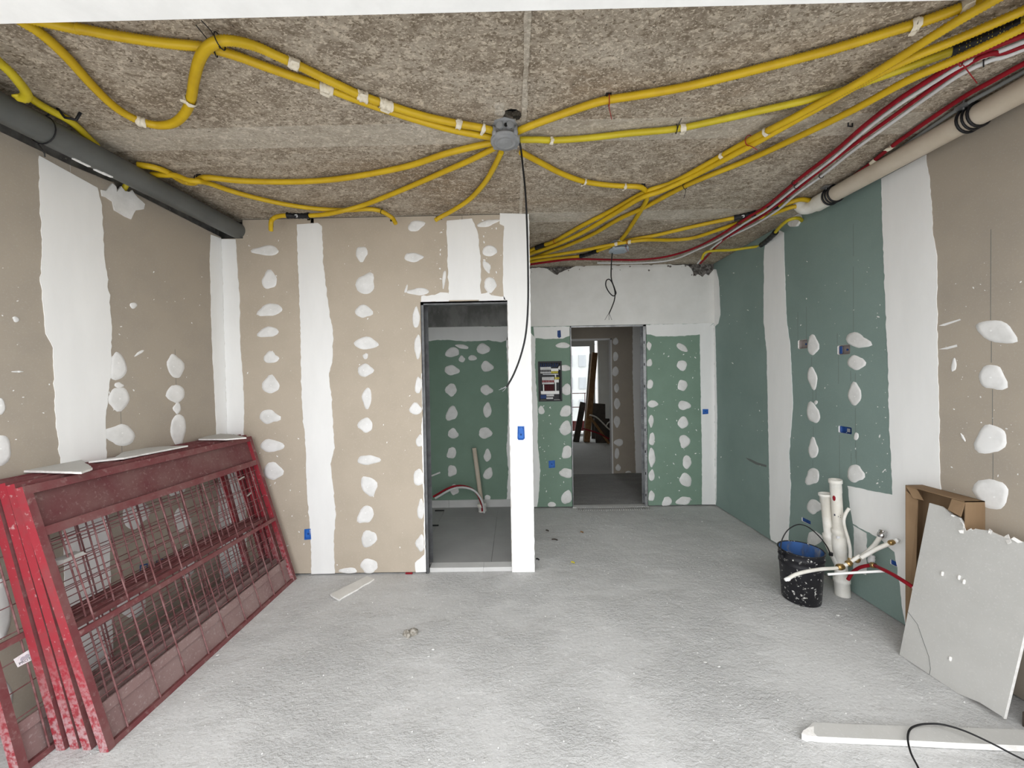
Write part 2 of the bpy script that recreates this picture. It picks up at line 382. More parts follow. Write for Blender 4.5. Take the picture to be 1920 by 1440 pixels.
# ceiling with the round lamp opening
hole = [oZ(H, x, y) for x, y in ((944, 213), (948, 207), (958, 204), (968, 205), (976, 210), (978, 217), (974, 224), (962, 228), (950, 227), (943, 222))]
CEIL = S(MB().prism([rect(2, -3.2, 4.6, FAC0, YF+.1, H), hole], 2, H+.25, H).build('ceiling', M_ceil, None, (0, 3, H)))
cup = MB(); top = [p+Vector((0, 0, .05)) for p in hole]
cup.loft([hole, top], 0, cap1=True).build('lamp_recess', M_hole, CEIL)
for px in ((985, 209), (932, 228)):
    c = oZ(H-.001, *px); MB().lathe(c, [(0, .0), (0, .011), (-.003, .009)], 8, cap1=True).build('fixing_hole', M_hole, CEIL)
for px in ((936, 199), (937, 211)):
    c = oZ(H-.001, *px); MB().lathe(c, [(0, .026), (-.003, .024), (-.004, .006), (-.002, .005)], 14, cap1=True).build('filler_disc', M_ceilstrip, CEIL)
for y0, y1 in ((1.885, 2.055), (2.93, 3.105)):
    MB().box((-2.25, y0, H-.003), (XR, y1, H+.01)).build('concrete_strip', M_ceilstrip, CEIL)
b = MB()
p = rough_line([Vector((.055, FAC1, H)), Vector((.055, D2, H))], .004, .03, 2); q = rough_line([Vector((.078, D2, H)), Vector((.078, FAC1, H))], .004, .03, 2)
b.prism([p+q], 2, H+.01, H-.006).build('seam_ridge', M_ceilstrip, CEIL)

# facade: lintel, jambs, balcony slab above
lint = S(MB().box((-3.3, FAC0, LINT), (3.3, FAC1, H+.2)).build('trim_1', M_lint))
wf = MB().box((-3.3, FAC0, -.2), (XL+.02, FAC1, LINT)).box((XR-.02, FAC0, -.2), (3.3, FAC1, LINT)); S(wf.build('wall_front', M_lint))

# --- left wall -------------------------------------------------------------
WLEFT = S(MB().box((XL-.2, FAC1, 0), (XL-.065, D2+.1, H)).build('wall_left', M_conc))
yj = oX(XL, 142, 600).y; ZL = 2.628
jag = []                                   # torn top edge around the cable entry
bx1 = [oX(XL, *p) for p in ((262, 905), (290, 905))]
lbox = [[oX(XL, *p) for p in ((262, 1060), (276, 1056), (276, 1085), (262, 1089))], [oX(XL, *p) for p in ((293, 1051), (305, 1047), (305, 1065), (293, 1069))]]
MB().prism([rect(0, FAC1, yj-.001, .012, ZL, XL)], 0, XL-BT, XL, 0, 1).build('plasterboard', [M_beigeL, M_gyps], WLEFT)
tear = [oX(XL, *p) for p in ((250, 361), (243, 372), (236, 368), (228, 372), (219, 352), (213, 341), (206, 340))]
outer = [Vector((XL, yj+.001, .012)), Vector((XL, D1, .012)), Vector((XL, D1, ZL))]+tear+[Vector((XL, yj+.001, ZL))]
MB().prism([outer], 0, XL-BT, XL, 0, 1).build('plasterboard', [M_beigeL, M_gyps], WLEFT)
L1l = [(73, 292), (75, 400), (78, 480), (75, 520), (85, 625), (99, 652), (102, 760), (112, 858)]
L1r = [(182, 352), (190, 385), (195, 480), (205, 560), (209, 620), (207, 700), (197, 790), (199, 862)]
a = oX(XL, *L1l[-1]); c = oX(XL, *L1r[-1])
L1l3 = [oX(XL, *p) for p in L1l]+[Vector((XL, a.y, .012))]; L1r3 = [oX(XL, *p) for p in L1r]+[Vector((XL, c.y, .012))]
for lst in (L1l3, L1r3): lst[0].z = min(lst[0].z, ZL-.004)
band(WLEFT, 0, XL, 1, L1l3, L1r3, amp=.004)
band(WLEFT, 0, XL, 1, [(395, 440), (393, 480), (395, 560), (397, 640), (401, 720), (405, 800), Vector((XL, oX(XL, 405, 800).y, .012))],
     [Vector((XL, D1-.0035, ZL-.01)), Vector((XL, D1-.0035, .012))], amp=.0025)
# torn filler around the cable entry
band(WLEFT, 0, XL, 1, [(188, 356), (190, 368), (198, 371), (209, 378), (213, 394), (224, 400), (233, 407), (244, 411)],
     [(197, 358), (209, 344), (216, 350), (217, 360), (226, 349), (233, 360), (242, 361), (245, 357), (256, 371), (269, 382), (267, 391), (253, 395), (249, 400)], M_patch, amp=.005, th=.007)
for sp in ((222, 684, 28, 50, -.25), (223, 745, 40, 38, 0), (229, 815, 48, 42, .1), (327, 687, 26, 46, -.3), (331, 738, 28, 36, -.2), (334, 802, 30, 52, 0),
           (2, 845, 36, 60, .2), (0, 762, 20, 30, 0), (250, 572, 14, 10, 0), (262, 661, 18, 5, -.5), (30, 598, 14, 8, .5), (33, 697, 22, 3, 0), (222, 722, 16, 10, 0), (333, 765, 12, 22, 0)):
    patch(WLEFT, 0, XL, 1, *sp)
for sp in ((2, 1150, 40, 90), (0, 1300, 30, 80), (250, 960, 40, 60), (250, 1130, 44, 56), (255, 1230, 40, 50), (335, 900, 30, 60), (340, 975, 30, 44), (350, 1060, 34, 50)):
    patch(WLEFT, 0, XL, 1, *sp)
pline(WLEFT, 0, XL, 1, 226, 765, 850); pline(WLEFT, 0, XL, 1, 328, 655, 830)
splashes(WLEFT, 0, XL, 1, 60, 0, 400, 480, 850, big=.7)

# --- partition with the first opening ---------------------------------------
ZP = 2.757
WMID = MB().box((XL-.06, D1+.058, 0), (XD1, D1+.10, H)).box((XD1, D1+.058, ZT+.01), (XD2, D1+.10, H)).box((XD2, D1+.058, 0), (XP, D1+.10, H))
WMID = S(WMID.build('wall_middle', M_grout))
xj1 = oY(D1, 590, 700).x; xj2 = oY(D1, 868, 500).x; xk = oY(D1, 455, 430).x; zk = oY(D1, 450, 447).z
def P1(x, y): q = oY(D1, x, y); return q
def notch(xa, xb, yb):
    A, B = P1(xa, yb), P1(xb, yb); return [Vector((B.x, D1, ZP)), Vector((B.x, D1, B.z)), Vector((A.x, D1, B.z)), Vector((A.x, D1, ZP))]
V = lambda x, z: Vector((x, D1, z))
hb = [P1(*p) for p in ((571, 992), (583, 991), (584, 1011), (571, 1012))]
MB().prism([[V(XL, .012), V(xj1-.001, .012), V(xj1-.001, ZP), V(P1(588, 410).x, ZP), V(P1(588, 412).x, P1(588, 413).z), V(P1(575, 413).x, P1(588, 413).z), V(P1(575, 413).x, ZP)]
            + notch(503, 513, 426)+[V(xk, ZP), V(xk, zk), V(XL, zk)], hb], 1, D1+BT, D1, 0, 1).build('plasterboard', [M_beige, M_gyps], WMID)
MB().prism([[V(xj1+.001, .012), V(XD1, .012), V(XD1, ZT+.012), V(xj2-.001, ZT+.012), V(xj2-.001, ZP)]+notch(817, 829, 412)+notch(731, 740, 415)+[V(xj1+.001, ZP)]],
           1, D1+BT, D1, 0, 1).build('plasterboard', [M_beige, M_gyps], WMID)
pb = [P1(*p) for p in ((970.5, 799), (983, 799), (984, 822), (981, 825), (972, 825), (970, 822))]
MB().prism([[V(xj2+.001, ZT+.012), V(XD2, ZT+.012), V(XD2, 0), V(XP, 0), V(XP, ZP), V(xj2+.001, ZP)], pb], 1, D1+BT, D1, 0, 1).build('plasterboard', [M_beige, M_gyps], WMID)
MB().box((XP-BT, D1+BT, 0), (XP, D2, ZP)).build('plasterboard', M_comp, WMID)
fz = Vector((0, D1, .012))
band(WMID, 1, D1, -1, [Vector((XL+.003, D1, zk-.003)), Vector((XL+.003, D1, .012))], [(442, 449), (444, 480), (450, 560), (450, 640), (455, 700), (458, 760), (457, 815), V(P1(457, 815).x, .012)], amp=.003)
band(WMID, 1, D1, -1, [(557, 421), (558, 480), (562, 560), (564, 640), (565, 720), (568, 780), (574, 840), (575, 910), (582, 1000), (584, 1076)],
     [(596, 418), (603, 424), (605, 450), (606, 490), (617, 580), (625, 625), (623, 680), (617, 700), (622, 750), (627, 840), (620, 870), (625, 920), (630, 960), (626, 1010), (628, 1075)])
band(WMID, 1, D1, -1, [(838, 414), (837, 440), (840, 470), (839, 500), (842, 530), (840, 563)], [(885, 410), (890, 420), (897, 440), (902, 500), (900, 545), (903, 562)], amp=.005, th=.004)
band(WMID, 1, D1, -1, [(937, 400), (937, 420), (945, 424), (943, 480), (943, 540), (945, 562), V(XD2+.001, ZT+.012), V(XD2+.001, 0)], [V(XP, ZP), V(XP, 0)], amp=.0025, holes=[pb])
band(WMID, 1, D1, -1, [(789, 566), (790, 556), (815, 553), (826, 548), (840, 549)], [V(XD1, ZT+.012), (842, 566)], amp=.004)
band(WMID, 1, D1, -1, [(897, 566), (900, 552), (915, 548), (920, 553), (945, 556)], [(896, 567), (950, 566)], amp=.004)
band(WMID, 1, D1, -1, [(790, 700), (792, 780), (790, 800), (793, 900), (795, 960), (796, 1040), (778, 1055), (780, 1073)], [V(XD1, P1(789, 700).z), V(XD1, .012)], amp=.004)
col1 = [(500, 470, 46, 20), (505, 527, 30, 30), (508, 580, 40, 22), (505, 622, 36, 20), (508, 672, 28, 19), (507, 723, 32, 28), (503, 781, 32, 28), (507, 836, 38, 24), (510, 883, 30, 34)]
col2 = [(678, 473, 22, 24), (685, 533, 36, 36, .5), (680, 584, 26, 24), (684, 643, 40, 22), (683, 694, 26, 24), (688, 743, 19, 30), (687, 797, 25, 27), (688, 862, 34, 19), (691, 912, 26, 40, -.4), (687, 964, 27, 32), (692, 1012, 33, 26, -.5), (692, 1060, 33, 24), (655, 1070, 30, 12)]
col3 = [(778, 424, 26, 20, -.3), (774, 482, 32, 18), (787, 547, 32, 14), (780, 598, 14, 34), (783, 648, 14, 40), (785, 722, 12, 30), (779, 768, 24, 19), (787, 828, 14, 20), (784, 895, 18, 32), (789, 958, 14, 30), (789, 1018, 14, 30),
        (912, 419, 34, 12, -.25), (918, 471, 28, 18), (912, 500, 10, 26, -.4), (919, 533, 24, 24), (762, 541, 4, 16, .2), (686, 668, 8, 12, .3), (833, 520, 7, 28, .1)]
for sp in col1+col2+col3: patch(WMID, 1, D1, -1, *sp, lim=(-9, XD1-.002) if sp[1] > 566 else (-9, 9))
splashes(WMID, 1, D1, -1, 90, 460, 780, 440, 1060, big=.6); splashes(WMID, 1, D1, -1, 60, 815, 945, 410, 560, big=.8)
splashes(WMID, 1, D1, -1, 50, 430, 550, 880, 1060, big=.7)

# steel lining of the first opening
d1 = empty('door_1', (XD1, D1, 0), kind='structure'); y0, y1 = D1-.004, D1+.115
MB().box((XD1, y0, 0), (XD1+.004, y1, ZT+.01)).box((XD1, y0, 0), (XD1+.022, y0+.003, ZT+.01)).box((XD1, y1-.003, 0), (XD1+.03, y1, ZT+.01)).build('jamb', M_jamb, d1)
MB().box((XD2-.002, D1+.01, 0), (XD2, y1, ZT+.01)).build('jamb', M_comp, d1)
MB().box((XD1, y0, ZT), (XD2, y1, ZT+.012)).box((XD1, y0, ZT-.012), (XD2, y0+.003, ZT+.012)).build('head', M_jamb, d1)
S(MB().box((XD1+.024, D1+.015, 0), (-.27-.001, D1+.10, ZB+.004)).box((-.27, D1+.015, 0), (XD2, D1+.10, ZB+.004)).build('trim_2', M_tilew))

# --- hall back wall with the second opening ---------------------------------
WBACK = MB().box((XP-.18, D2+.055, 0), (E1, D2+.11, H)).box((E1, D2+.055, ZT+.02), (E2, D2+.11, H)).box((E2, D2+.055, 0), (XR+.2, D2+.11, H)).box((XP, D2+.02, ZT+.02), (XR+.06, D2+.06, H))
WBACK = S(WBACK.build('wall_back', M_rough))
Q = lambda x, z: Vector((x, D2, z))
def P2(x, y): return oY(D2, x, y)
ph = [P2(*p) for p in ((1009, 678), (1053, 677), (1054, 752), (1010, 753))]
gb = [P2(*p) for p in ((1028.5, 864), (1040.5, 863), (1041, 877), (1029, 878))]
vb = [P2(*p) for p in ((1045, 620), (1051, 619), (1052, 632), (1048, 634), (1045, 631))]
MB().prism([[Q(XP, .012), Q(E1, .012), Q(E1, ZT), Q(XP, ZT)], ph, gb, vb], 1, D2+BT, D2, 0, 1).build('plasterboard', [M_green, M_gyps], WBACK)
sb = [P2(*p) for p in ((1317, 767), (1328, 767), (1328, 776), (1317, 777))]; sb2 = sb
MB().prism([[Q(E2, .012), Q(XR, .012), Q(XR, ZT), Q(E2, ZT)], sb], 1, D2+BT, D2, 0, 1).build('plasterboard', [M_green, M_gyps], WBACK)
topl = [P2(*p) for p in ((1332, 512), (1328, 517), (1322, 514), (1316, 520), (1308, 515), (1300, 518), (1296, 506), (1290, 500), (1270, 497), (1240, 494), (1215, 498), (1190, 494), (1160, 498), (1130, 496), (1105, 500), (1080, 499), (1062, 505), (1045, 516), (1030, 508), (1010, 502), (998, 503), (992, 505))]
topl = rough_line(topl, .012, .03, 1)
YB = D2-.012
pts = [Q(XP, ZT), Q(XR, ZT), Q(XR, P2(1337, 505).z)]+topl+[Q(XP, topl[-1].z)]
MB().prism([pts], 1, D2+.02, YB).build('beam_plaster', M_plaster, WBACK)
# chipped concrete left showing above the plaster
b = MB()
for i in range(70):
    x = random.uniform(XP+.02, XR-.05); z = random.uniform(2.70, 2.755) if x < 2.0 else random.uniform(2.62, 2.75); r = random.uniform(.012, .035)
    c = Vector((x, D2+.005, z)); b.lathe(c, [(-.02, r*1.2), (0, r*.9), (r*.6, r*.3)], 5, axis=(random.uniform(-.4, .4), -1, random.uniform(-.4, .4)), cap1=True)
o = b.build('concrete_chips', M_rough, WBACK); o['kind'] = 'stuff'
for px in ((1291, 500, 1291, 560), ): pass
W2 = M_comp
band(WBACK, 1, D2, -1, [Q(XP, ZT-.001), Q(XP, .012)], [(1004, 634), (1003, 690), (1008, 760), (1009, 790), (1008, 830), (1013, 880), (1010, 930), (1007, 950)], amp=.003)
band(WBACK, 1, D2, -1, [(1000, 613), (1068, 612)], [(1002, 634), (1030, 636), (1040, 635), (1055, 635), (1068, 630)], amp=.003, th=.0025, holes=[vb])
band(WBACK, 1, D2, -1, [(1211, 609), (1337, 606)], [(1212, 627), (1220, 627), (1230, 631), (1280, 630), (1314, 627)], amp=.003, th=.0025)
band(WBACK, 1, D2, -1, [(1312, 626), (1313, 700), (1314, 760), (1316, 850), (1316, 946)], [Q(XR-.003, ZT-.001), Q(XR-.003, .012)], amp=.0025, th=.0035, holes=[sb2])
for sp in ((1055, 648, 28, 9), (1058, 690, 24, 11), (1062, 731, 20, 18), (1062, 770, 20, 20), (1060, 802, 20, 28, .3), (1064, 847, 18, 24), (1063, 887, 24, 18), (1062, 932, 18, 28, .4), (1034, 946, 14, 10), (1015, 770, 12, 14),
           (1278, 651, 22, 12, .6), (1279, 684, 20, 17), (1280, 722, 17, 20), (1282, 760, 20, 18), (1281, 793, 19, 20), (1284, 827, 20, 22, -.5), (1288, 866, 17, 22), (1285, 899, 22, 24, -.5), (1283, 939, 26, 16, -.2), (1251, 940, 17, 18),
           (1217, 648, 9, 15), (1218, 680, 10, 14), (1219, 720, 11, 18), (1223, 757, 17, 13), (1221, 788, 10, 20), (1223, 822, 11, 24), (1222, 858, 12, 36), (1222, 892, 11, 20), (1222, 930, 11, 20)):
    patch(WBACK, 1, D2, -1, *sp, tip=.3, lim=(-9, E1-.002) if sp[0] < 1100 else (E2+.002, 9))
splashes(WBACK, 1, D2, -1, 60, 1225, 1312, 635, 940, big=.6); splashes(WBACK, 1, D2, -1, 30, 1010, 1060, 760, 945, big=.6)
# steel lining of the second opening
d2 = empty('door_2', (E1, D2, 0), kind='structure'); y0, y1 = D2-.006, D2+.115
MB().box((E1, y0, 0), (E1+.004, y1, ZT)).box((E1, y0, 0), (E1+.012, y0+.003, ZT)).build('jamb', M_galv, d2)
b = MB().box((E2-.004, y0, 0), (E2, y1, ZT)).box((E2-.035, y0, 0), (E2, y0+.003, ZT)).box((E2-.03, y1-.003, 0), (E2, y1, ZT)); b.build('jamb', M_galv, d2)
MB().box((E1, y0, ZT-.004), (E2, y1, ZT+.01)).box((E1, y0, ZT-.02), (E2, y0+.003, ZT+.01)).build('head', M_galv, d2)
b = MB()
for k in range(8): b.box((E2-.03, y0-.004, .12+k*.25), (E2-.02, y0, .15+k*.25))
b.build('fixing_clips', M_black, d2)
S(MB().box((E1, D2-.02, 0), (E2, D2+.06, .008)).build('trim_3', M_tilew))
b = MB()                                   # trowel ridges in the mortar before the threshold
for k in range(34):
    x = E1+.03+k*.025; b.hexa([(x, D2-.11, 0), (x+.008, D2-.11, 0), (x+.03, D2-.022, 0), (x+.022, D2-.022, 0), (x, D2-.11, .007), (x+.008, D2-.11, .007), (x+.03, D2-.022, .008), (x+.022, D2-.022, .008)])
o = b.build('mortar_ridges', M_floor, FLOOR); o['kind'] = 'stuff'

# --- right wall --------------------------------------------------------------
WRIGHT = S(MB().box((XR+.065, FAC1, 0), (XR+.2, D2+.1, H)).build('wall_right', M_grout))
yr2 = oX(XR, 1457, 700).y; yr3 = oX(XR, 1700, 700).y
def hole_r(x0, y0, x1, y1):
    a, c = oX(XR, x0, y0), oX(XR, x1, y1); h = abs(a.z-c.z)/2; zc = (a.z+c.z)/2; yc, w = (a.y+c.y)/2, abs(a.y-c.y)/2
    return yc, zc, w, h
def rrect(yc, zc, w, h, v, k=.35, n=4):
    r = min(w, h)*k; out = []
    for cx, cz, a0 in ((w-r, h-r, 0), (-w+r, h-r, pi/2), (-w+r, -h+r, pi), (w-r, -h+r, 1.5*pi)):
        for i in range(n+1):
            t = a0+i*pi/2/n; out.append(Vector((v, yc+cx+r*cos(t), zc+cz+r*sin(t))))
    return out
RB = {'a': hole_r(1496, 638, 1514, 653), 'b': hole_r(1570, 648, 1594, 664), 'c': hole_r(1572, 798, 1597, 815), 'd': hole_r(1503, 969, 1520, 985), 'e': hole_r(1669, 1048, 1699, 1072)}
def rr(k): return rrect(*RB[k], XR)
B0 = .006
MB().prism([rect(0, yr2+.001, D2, B0, H-.004, XR)], 0, XR+BT, XR, 0, 1).build('plasterboard', [M_teal, M_gyps], WRIGHT)
MB().prism([rect(0, yr3+.001, yr2-.001, B0, H-.004, XR)]+[rr(k) for k in 'abcd']+[rr('e')], 0, XR+BT, XR, 0, 1).build('plasterboard', [M_teal, M_gyps], WRIGHT)
MB().prism([rect(0, FAC1, yr3-.001, B0, H-.004, XR)], 0, XR+BT, XR, 0, 1).build('plasterboard', [M_beigeL, M_gyps], WRIGHT)
R = lambda y, z: Vector((XR, y, z))
band(WRIGHT, 0, XR, -1, [R(D2-.012, 2.70), R(D2-.012, ZT), R(D2-.003, ZT), R(D2-.003, B0)], [(1343, 505), (1348, 525), (1351, 590), (1347, 606), (1341, 612), (1343, 690), (1345, 780), (1343, 940)], amp=.003)
band(WRIGHT, 0, XR, -1, [(1436, 452), (1433, 470), (1432, 600), (1438, 660), (1440, 760), (1443, 900), (1444, 1000), (1446, 1012)], [(1462, 432), (1470, 436), (1472, 520), (1475, 600), (1482, 650), (1487, 760), (1484, 800), (1480, 850), (1483, 910), (1480, 980), (1478, 1030)], amp=.003)
a, c = oX(XR, 1653, 322), oX(XR, 1738, 275)
r3l = [(1653, 335), (1657, 480), (1663, 620), (1666, 700), (1668, 800), (1672, 870), (1674, 928)]
r3r = [(1737, 290), (1745, 350), (1750, 440), (1757, 480), (1758, 640), (1761, 780), (1762, 850), (1764, 930)]
low_l = [(1674, 928), (1590, 911), (1594, 950), (1600, 982), (1625, 996), (1650, 1010), (1678, 1035), (1688, 1100), (1694, 1150), (1698, 1170)]
rb = oX(XR, 1764, 930)
band(WRIGHT, 0, XR, -1, r3l+low_l[1:], r3r+[R(rb.y, B0)], amp=.003)
band(WRIGHT, 0, XR, -1, [(1600, 985), (1602, 1020), (1600, 1068)], [(1625, 1000), (1626, 1030), (1624, 1078)], M_patch, amp=.004, th=.002)
for sp in ((1523, 646, 18, 38), (1523, 706, 18, 36, -.2), (1525, 777, 24, 34, -.3), (1525, 843, 20, 32), (1525, 892, 25, 31), (1525, 950, 24, 30), (1525, 1010, 24, 30), (1606, 638, 40, 28, .3), (1604, 680, 30, 28), (1603, 742, 27, 36), (1603, 888, 28, 34),
           (1606, 818, 9, 14), (1530, 754, 7, 7), (1866, 620, 72, 38, .3), (1859, 706, 46, 46, .6), (1860, 823, 56, 52), (1862, 928, 60, 58, .5), (1789, 683, 9, 24), (1806, 820, 4, 18, -.5)):
    patch(WRIGHT, 0, XR, -1, *sp, tip=.45)
MB().prism([[oX(XR, *p) for p in ((1760, 611), (1770, 607), (1800, 598), (1802, 600), (1771, 611))]], 0, XR, XR-.0015).build('plaster_smear', M_patch, WRIGHT)
MB().prism([[oX(XR, *p) for p in ((1760, 655), (1775, 651), (1794, 646), (1795, 650), (1776, 655))]], 0, XR, XR-.0015).build('plaster_smear', M_patch, WRIGHT)
for x, ya, yb_ in ((1496, 585, 640), (1512, 575, 640), (1570, 625, 645), (1572, 665, 720), (1600, 500, 630), (1595, 695, 715), (1604, 700, 715), (1604, 765, 860), (1574, 815, 900), (1596, 850, 870), (1606, 845, 870), (1522, 670, 690), (1524, 725, 760), (1530, 725, 750), (1525, 800, 825), (1524, 862, 875), (1858, 430, 600), (1859, 640, 680), (1861, 730, 800), (1862, 850, 900), (1600, 420, 480)):
    pline(WRIGHT, 0, XR, -1, x, ya, yb_)
MB().prism([[oX(XR, *p) for p in ((1398, 858), (1408, 861), (1420, 867), (1437, 872), (1437, 876), (1418, 871), (1405, 864))]], 0, XR, XR-.0008).build('pencil_line', M_pencil, WRIGHT)
splashes(WRIGHT, 0, XR, -1, 80, 1350, 1650, 480, 900, M_patch, .6); splashes(WRIGHT, 0, XR, -1, 50, 1640, 1680, 560, 930, M_patch, .9); splashes(WRIGHT, 0, XR, -1, 40, 1770, 1915, 480, 920, M_patch, .7)
# paper torn open at the wall head where the conduits pass
band(WRIGHT, 0, XR, -1, [(1481, 420), (1486, 425), (1497, 424)], [(1490, 402), (1501, 400), (1505, 412)], M_gyps, amp=.004, th=.02)

# --- bathroom ------------------------------------------------------------------
XBL, XBR, YBB = -1.045, -.05, 4.35
S(MB().box((XBL-.1, D1+.10, 0), (XBL, YBB+.1, H)).build('wall_bathroom_left', M_comp))
S(MB().box((XBR, D1+.10, 0), (XP-BT, D2+.06, H)).build('wall_bathroom_right', M_comp))
WBB = S(MB().box((XBL-.1, YBB+BT, 0), (XBR+.02, YBB+.1, H)).build('wall_bathroom_back', M_conc))
MB().box((XBL, YBB, ZB), (XBR, YBB+BT, 2.10)).build('plasterboard', M_green, WBB)
MB().box((XBL, YBB-.02, 2.10), (XBR, YBB+BT, H)).build('concrete_beam', M_conc, WBB)
G = lambda x, z: Vector((x, YBB, z))
band(WBB, 1, YBB, -1, [(797, 612), (953, 612)], [(797, 640), (830, 637), (880, 640), (915, 638), (940, 642), (956, 636)], M_comp, amp=.004)
band(WBB, 1, YBB, -1, [G(XBL+.001, 2.09), G(XBL+.001, .12)], [(801, 640), (800, 700), (803, 780), (801, 860), (800, 938)], M_comp, amp=.003)
band(WBB, 1, YBB, -1, [(949, 640), (952, 700), (953, 780), (950, 840), (953, 880), (950, 938)], [G(XBR-.001, 2.09), G(XBR-.001, .12)], M_comp, amp=.004)
for sp in ((849, 660, 26, 18), (906, 655, 24, 18), (846, 694, 26, 18), (912, 687, 21, 20), (847, 731, 18, 26), (911, 731, 19, 19), (848, 774, 20, 26), (914, 770, 15, 26), (848, 813, 18, 20), (909, 812, 22, 22), (848, 848, 17, 21), (914, 855, 14, 20),
           (848, 882, 17, 20, -.3), (915, 889, 17, 20, .4), (851, 918, 15, 20), (914, 933, 12, 10), (866, 674, 12, 11), (885, 671, 14, 11), (868, 650, 24, 8, .2)):
    patch(WBB, 1, YBB, -1, *sp, tip=.4)
FB = S(MB().box((XBL, D1+.10, -.02), (XBR, YBB, ZB-.012)).build('floor_bathroom', M_tile))
xs = [XBL, -.815, -.215, XBR]; ys = [D1+.101, 3.42, 4.02, YBB]
for i in range(3):
    for j in range(3): MB().box((xs[i]+.001, ys[j]+.001, ZB-.012), (xs[i+1]-.001, ys[j+1]-.001, ZB)).build('tile', M_tile, FB)
bb = S(empty('baseboard_bathroom', (-.5, YBB, ZB)))
for a, c in ((XBL, -.78), (-.78, XBR)): MB().box((a+.001, YBB-.012, ZB), (c-.001, YBB, .115)).build('tile', M_tilew, bb)

# --- corridor and the room behind it --------------------------------------------
S(MB().box((.25, D2+.11, 0), (.35, YC, H)).build('wall_corridor_left', M_beigeL))
S(MB().box((2.05, D2+.11, 0), (2.15, YC, H)).build('wall_corridor_right', M_comp))
XO1, XO2, ZO = .55, 1.50, 2.09
b = MB().box((-.6, YC, 0), (XO1, YC+.1, H)).box((XO1, YC, ZO), (XO2, YC+.1, H)).box((XO2, YC, 0), (4.6, YC+.1, H))
WCB = S(b.build('wall_corridor_back', M_beigeL))
band(WCB, 1, YC, -1, [(1186, 614), (1186, 700), (1189, 800), (1191, 850), (1192, 887)], [Vector((2.05, YC, 2.7)), Vector((2.05, YC, 0))], M_comp, amp=.004)
for sp in ((1154, 640, 10, 13), (1154, 668, 10, 18), (1154, 696, 11, 18), (1156, 727, 10, 15), (1157, 756, 11, 20), (1157, 790, 13, 20), (1160, 829, 18, 12), (1157, 850, 8, 20), (1159, 877, 10, 12), (1178, 886, 10, 6)):
    patch(WCB, 1, YC, -1, *sp, tip=.2, dot=False, lim=(XO2+.002, 9))
d3 = empty('door_3', (XO2, YC, 0), kind='structure')
MB().box((XO2-.02, YC-.005, 0), (XO2, YC+.105, ZO)).build('jamb', M_alu, d3); MB().box((XO1, YC-.005, 0), (XO1+.02, YC+.105, ZO)).build('jamb', M_alu, d3)
MB().box((XO1, YC-.005, ZO-.025), (XO2, YC+.105, ZO)).build('head', M_alu, d3)
S(MB().box((.9, YF+.0, 2.33), (1.95, YF+.15, H)).box((-.6, YF, 0), (.9, YF+.15, H)).box((1.95, YF, 0), (2.02, YF+.15, H)).box((2.10, YF, 0), (4.6, YF+.15, H)).build('wall_room_back', M_plaster))
S(MB().box((2.62, YC+.1, 0), (2.75, YF, H)).build('wall_room_right', M_plaster))
S(MB().box((-.7, YC+.1, 0), (-.6, YF, H)).build('wall_room_left', M_plaster))
w1 = empty('window_1', (1.4, YF, 0), kind='structure')
b = MB(); b.box((.9, YF+.02, .0), (.95, YF+.09, 2.33)).box((1.90, YF+.02, 0), (1.95, YF+.09, 2.33)).box((.95, YF+.02, 2.27), (1.9, YF+.09, 2.33)).box((.95, YF+.02, 0), (1.9, YF+.09, .06))
b.build('window_frame', M_alu, w1); MB().box((.95, YF+.05, .06), (1.9, YF+.056, 2.27)).build('pane', M_glass, w1)
rl = empty('balcony_railing', (1.4, YF+.6, 0), 'thin dark red balcony railing outside the far window', 'railing')
MB().box((1.50, YF+.6, 0), (1.53, YF+.63, 2.3)).build('post', M_dred, rl)
b = MB().box((.6, YF+.6, 1.05), (1.9, YF+.62, 1.07)); b.build('rail', M_dred, rl)
MB().box((.6, YF+.6, .05), (2.1, YF+.62, .32)).build('rail', M_dred, rl); MB().box((.6, YF+.6, .68), (1.9, YF+.62, .70)).build('rail', M_dred, rl)
for k in range(2): MB().box((1.36+k*.50, YF+.6, .32), (1.375+k*.50, YF+.62, 1.07)).build('upright', M_dred, rl)
S(MB().box((.3, YF+.15, -.2), (2.6, YF+.8, -.01)).build('floor_far_balcony', M_ground))
bl = empty('apartment_block', (14, 55, -9), 'pale apartment block seen faintly through the far window', 'building')
MB().box((2, 50, -9), (26, 60, 14)).build('wall', M_bldg, bl)
for i in range(8):
    for j in range(6): MB().box((5+i*1.7, 49.85, -3+j*2.9), (5.9+i*1.7, 50.0, -1.5+j*2.9)).build('window', M_glassdark, bl)

# ================================================================== CEILING SERVICES
ZC = H-.0245
def path3(pts, z=ZC): return [oZ(z if len(p) == 2 else p[2], p[0], p[1]) if not isinstance(p, Vector) else p for p in pts]
def conduit(label, pts, z=ZC, r=.0172, m=M_yel, ribs=True, name='conduit', cat='conduit', group=None, seg=8, ext=True):
    pp = path3(pts, z)
    for end in (0, -1):                    # runs that leave the frame go on to the lintel
        e = pp[end]; d = (e-pp[1 if end == 0 else -2]).normalized()
        if ext and e.y < 1.65 and d.y < -.15:
            q = e+d*((FAC1+.01-e.y)/d.y); q.x = min(max(q.x, XL+.05), XR-.06); q.z = e.z
            pp = [q]+pp if end == 0 else pp+[q]
    sp = spline(pp, .02)
    if ribs:
        sp = resample(sp, .0044); rr = [r*(1.02 if i % 2 else .86) for i in range(len(sp))]
    else: rr = r
    o = MB().tube(sp, rr, seg, 0, True, True).build(name, m); tag(o, label, cat, group)
    o_path[o.name] = (sp, r); return o
o_path = {}
